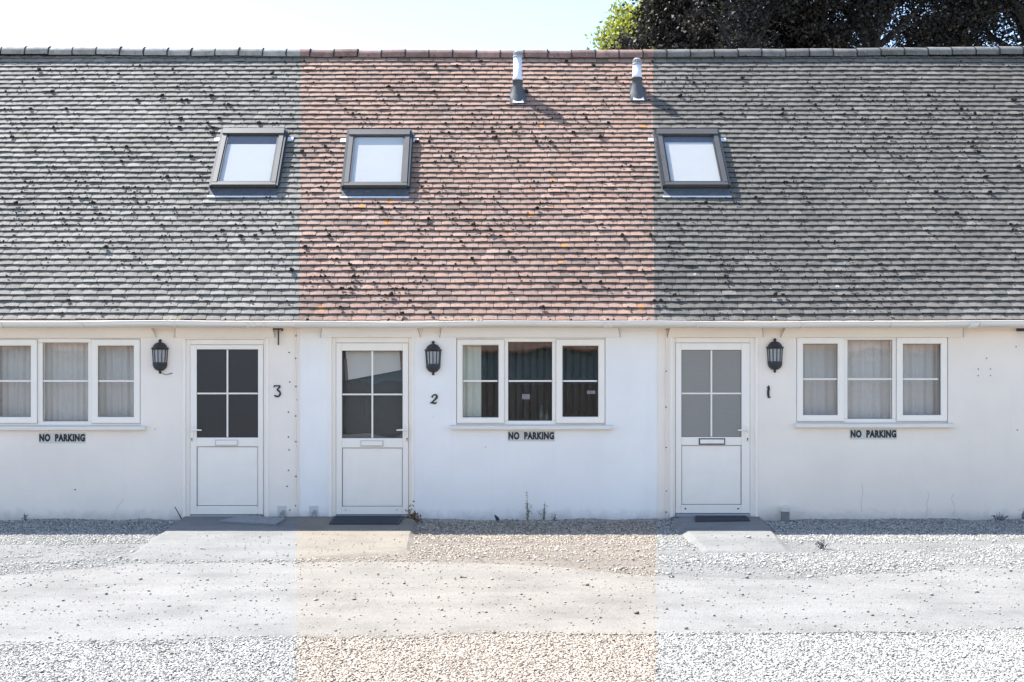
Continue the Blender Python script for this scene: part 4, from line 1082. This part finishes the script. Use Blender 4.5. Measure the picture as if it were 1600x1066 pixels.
def weed(x, y, hgt, n, label, mat, spread=.12, lean=0):
    r = thing('weed', (x, y, 0), label, 'weed')
    m = MB(); P = []
    for k in range(n):
        h = hgt * (1.0 if k == 0 else random.uniform(.55, 1)); a = random.uniform(0, 6.28); sp = random.uniform(0, spread)
        top_ = Vector((x + math.cos(a) * sp + lean * h, y + math.sin(a) * sp * .4 - .02, h))
        b = Vector((x + math.cos(a) * sp * .2, y + math.sin(a) * .02, -.005)); mid = (b + top_) / 2 + Vector((random.gauss(0, .015), 0, .02))
        m.tube([b, mid, top_], [.0035, .0028, .0012], 5)
        for q in range(int(h * 90)):
            t = random.uniform(.25, 1.0); p = b * (1 - t) + top_ * t
            P.append(p + Vector((random.gauss(0, .012), random.gauss(0, .01), random.gauss(0, .008))))
    m.build('stem', mat, r)
    P = np.array(P); leaves_np(P, rng.uniform(.010, .026, len(P)), mat, 'foliage', r)
weed(wx(823), -.07, .38, 4, 'tall thin dry weed with seed heads against the middle wall', M['weed'], .05)
weed(wx(849), -.08, .27, 4, 'shorter dry weed right of the tall one by the middle wall', M['weed'], .05)
weed(wx(866), -.09, .12, 4, 'smallest dry weed of the three under the middle window', M['weed'], .05)
weed(wx(804), -.12, .07, 6, 'low dark weed tuft in the gravel left of the tall dry weed', M['weed'], .08)
weed(wx(43), -.06, .12, 4, 'little grey weed at the wall under the left cottage window', M['weed_grey'], .04)
weed(wx(224), -.05, .07, 3, 'tiny grey weed sprig at the wall left of door 3', M['weed_grey'], .03)
weed(wx(1556), -.06, .12, 12, 'bushy low grey weed at the foot of the right wall', M['weed_grey'], .14)
weed(wx(1594), -.06, .16, 5, 'upright grey weed at the far right of the wall foot', M['weed_grey'], .04)
weed(gp(1285, 858)[0], gp(1285, 858)[1], .10, 10, 'spiky grey weed growing in sunlit gravel before door 1', M['weed_grey'], .10)
weed(wx(398), -.05, .10, 8, 'straggly weed at the threshold of door 3', M['weed_grey'], .10)
weed(wx(1053), -.12, .09, 14, 'dark weed clump at the left foot of door 1', M['weed_grey'], .07)
# dead blade at the wall, stick by door 3
m = MB(); q = wx(776); m.prism([(q, 0.0), (q + .05, .0), (q + .02, .07), (q - .02, .10), (q - .03, .09)], -.11, -.10); tag(m.build('dead_leaf', M['black']), 'single black withered leaf standing at the middle wall foot', 'leaf')
m = MB(); q = wx(284); m.tube([(q + .03, -.05, .0), (q, -.06, .07), (q - .07, -.05, .19)], [.010, .007, .004], 6); tag(m.build('twig', M['bark']), 'dark twig leaning at the left side of door 3', 'twig')
# heap of dead leaves beside door 2
n = 130; P = np.stack([rng.normal(wx(645), .055, n), rng.normal(-.10, .05, n), np.abs(rng.normal(0, .075, n)) + .02], 1); P[:, 2] *= np.clip(1.2 - np.abs(P[:, 0] - wx(645)) * 7, .2, 1)
tag(leaves_np(P, rng.uniform(.03, .06, n), M['dry'], 'dead_leaves'), 'heap of crumpled brown leaves beside door 2', 'leaves', kind='stuff')
n = 160; gx, gy = scatter(n, wx(640), wx(1030), -1.6, -.05); P = np.stack([gx, gy, np.full(n, .035)], 1)
tag(leaves_np(P, rng.uniform(.02, .05, n), M['dry'], 'fallen_leaves', flat=.7), 'scattered brown leaves on the gravel before the middle cottage', 'leaves', kind='stuff')
# straw poking from the gutters
for lb, pxs, cnt in (('dry straw tuft caught in the gutter above the middle lantern', (700, 752), 34), ('cobwebby straw caught in the gutter above the left lantern', (262, 290), 24)):
    m = MB()
    for k in range(cnt):
        x = wx(random.uniform(*pxs)) * .985; p = Vector((x, -.27 + random.uniform(-.03, .03), 2.40)); d = Vector((random.gauss(0, .05), random.uniform(-.06, .01), random.uniform(.01, .07)))
        m.tube([p, p + d * .6 + Vector((0, 0, .015)), p + d], .0018, 4)
    tag(m.build('straw', M['straw']), lb, 'straw')

# ------------------------------------------------------------------ trees behind the roof
def tree(x, y, hgt, rad, zc, n, mat, label, seed, leaf=(.07, .13), lo=.0, bright=0.0, nclump=150):
    rr = random.Random(seed)
    root = thing('tree', (x, y, 0), label, 'tree', 'trees behind the roof')
    tk = MB(); top_ = Vector((x + rr.gauss(0, .3), y, zc + rad * .5)); base = Vector((x, y, -.1)); fork = Vector((x + rr.gauss(0, .15), y, zc - rad * .62))
    tk.tube([base, base.lerp(fork, .5) + Vector((rr.gauss(0, .1), 0, 0)), fork, top_], [.30, .24, .20, .04], 10)
    tips = []
    for k in range(17):
        a = rr.uniform(0, 6.28); e = rr.uniform(.25, 1.25)
        d = Vector((math.cos(a) * math.cos(e), math.sin(a) * math.cos(e), math.sin(e)))
        s_ = fork.lerp(top_, rr.uniform(0, .55)); l = rad * rr.uniform(.7, 1.15)
        m1 = s_ + d * l * .4 + Vector((rr.gauss(0, .2), rr.gauss(0, .2), rr.uniform(0, .3))); e_ = s_ + d * l + Vector((0, 0, rr.uniform(-.2, .4)))
        tk.tube([s_, m1, e_], [.085, .055, .018], 7); tips.append(e_); tips.append(m1.lerp(e_, .5))
        for q in range(4):
            s2 = m1.lerp(e_, rr.uniform(0, .9)); d2 = (d + Vector((rr.gauss(0, .6), rr.gauss(0, .6), rr.gauss(0, .5)))).normalized() * rad * rr.uniform(.25, .5)
            mm = s2 + d2 * .5 + Vector((0, 0, rr.gauss(0, .08)))
            tk.tube([s2, mm, s2 + d2], [.030, .02, .007], 5); tips.append(s2 + d2)
    tk.build('trunk', M['bark'], root)
    # leaf sprays: clumps around the branch tips and through an uneven shell
    C = [tuple(t) for t in tips]
    while len(C) < nclump:
        a = rr.uniform(0, 6.28); u = rr.uniform(-1, 1); q = rr.uniform(.45, 1.0) ** .6
        w = math.sqrt(1 - u * u); bul = 1 + .18 * math.sin(3 * a + seed) + .12 * math.sin(5 * u + 2 * a)
        C.append((x + rad * w * math.cos(a) * q * bul, y + rad * w * math.sin(a) * q * bul, zc + rad * 1.15 * u * q * bul))
    C = np.array(C); wgt = rng.uniform(.3, 1.4, len(C)); wgt /= wgt.sum()
    idx = rng.choice(len(C), n, p=wgt); sp = rng.uniform(.18, .42, len(C))[idx] * rad / 3
    off = rng.normal(size=(n, 3)) * sp[:, None]; off[:, 2] *= .6
    P = C[idx] + off
    P = P[P[:, 2] > lo]
    r = np.clip(rng.beta(2, 3, len(P)) + (wgt[idx[:len(P)]] * len(C) - 1) * .06 + bright, 0, 1)
    leaves_np(P, rng.uniform(*leaf, len(P)), mat, 'crown', root, rnd=r)
tree(4.22, 10.8, 13, 1.38, 8.9, 48000, M['leaf_green'], 'bright lime green tree peeping over the ridge left of the dark trees', 1, (.07, .13), 5.0, nclump=170)
tree(5.42, 8.5, 14, 2.0, 9.0, 80000, M['leaf_dark'], 'dark leafy tree right beside the lime green one', 2, (.055, .105), 5.5, nclump=260)
tree(8.2, 9.6, 15, 2.7, 9.6, 84000, M['leaf_dark'], 'dark tree with forking limbs above the middle of the right roof', 3, (.055, .105), 5.5, nclump=300)
tree(11.7, 9.4, 15, 2.9, 9.7, 70000, M['leaf_dark'], 'dark airy tree with sky gaps at the far right above the ridge', 4, (.055, .105), 5.5, nclump=220)

# ------------------------------------------------------------------ across the yard: what the window panes mirror
FY = -21.0
fe = thing('timber_fence', (0, FY, 0), 'dark close boarded timber fence across the yard, mirrored in the window panes', 'fence')
m = MB()
for k in range(340): m.box(-25 + k * .15, -25 + k * .15 + .146, FY - .02 + (k % 2) * .012, FY + (k % 2) * .012, .03, 1.75 + random.uniform(-.01, .01))
m.build('boards', M['fence'], fe)
for k in range(20):
    m = MB(); x = -25 + k * 2.68; m.box(x - .05, x + .05, FY - .13, FY - .0205, 0, 1.8, .01); m.build('post', M['fence'], fe)
ou = thing('outbuilding', (1, FY - 4, 0), 'long low outbuilding with grey green walls and brown roof beyond the timber fence', 'outbuilding')
m = MB(); m.box(-30, 32, FY - 6, FY - 2, 0, 2.9); m.build('wall', M['outwall'], ou)
m = MB(); a = [(FY - 1.6, 2.85), (FY - 4, 4.9), (FY - 6.4, 2.85), (FY - 6.4, 2.75), (FY - 4, 4.78), (FY - 1.6, 2.75)]
vs_ = [(x, y, z) for x in (-30.4, 32.4) for y, z in a]
m.add(vs_, [tuple(range(6)), tuple(range(6, 12))[::-1]] + [(i, 6 + i, 6 + (i + 1) % 6, (i + 1) % 6) for i in range(6)]); m.build('roof', M['outroof'], ou)
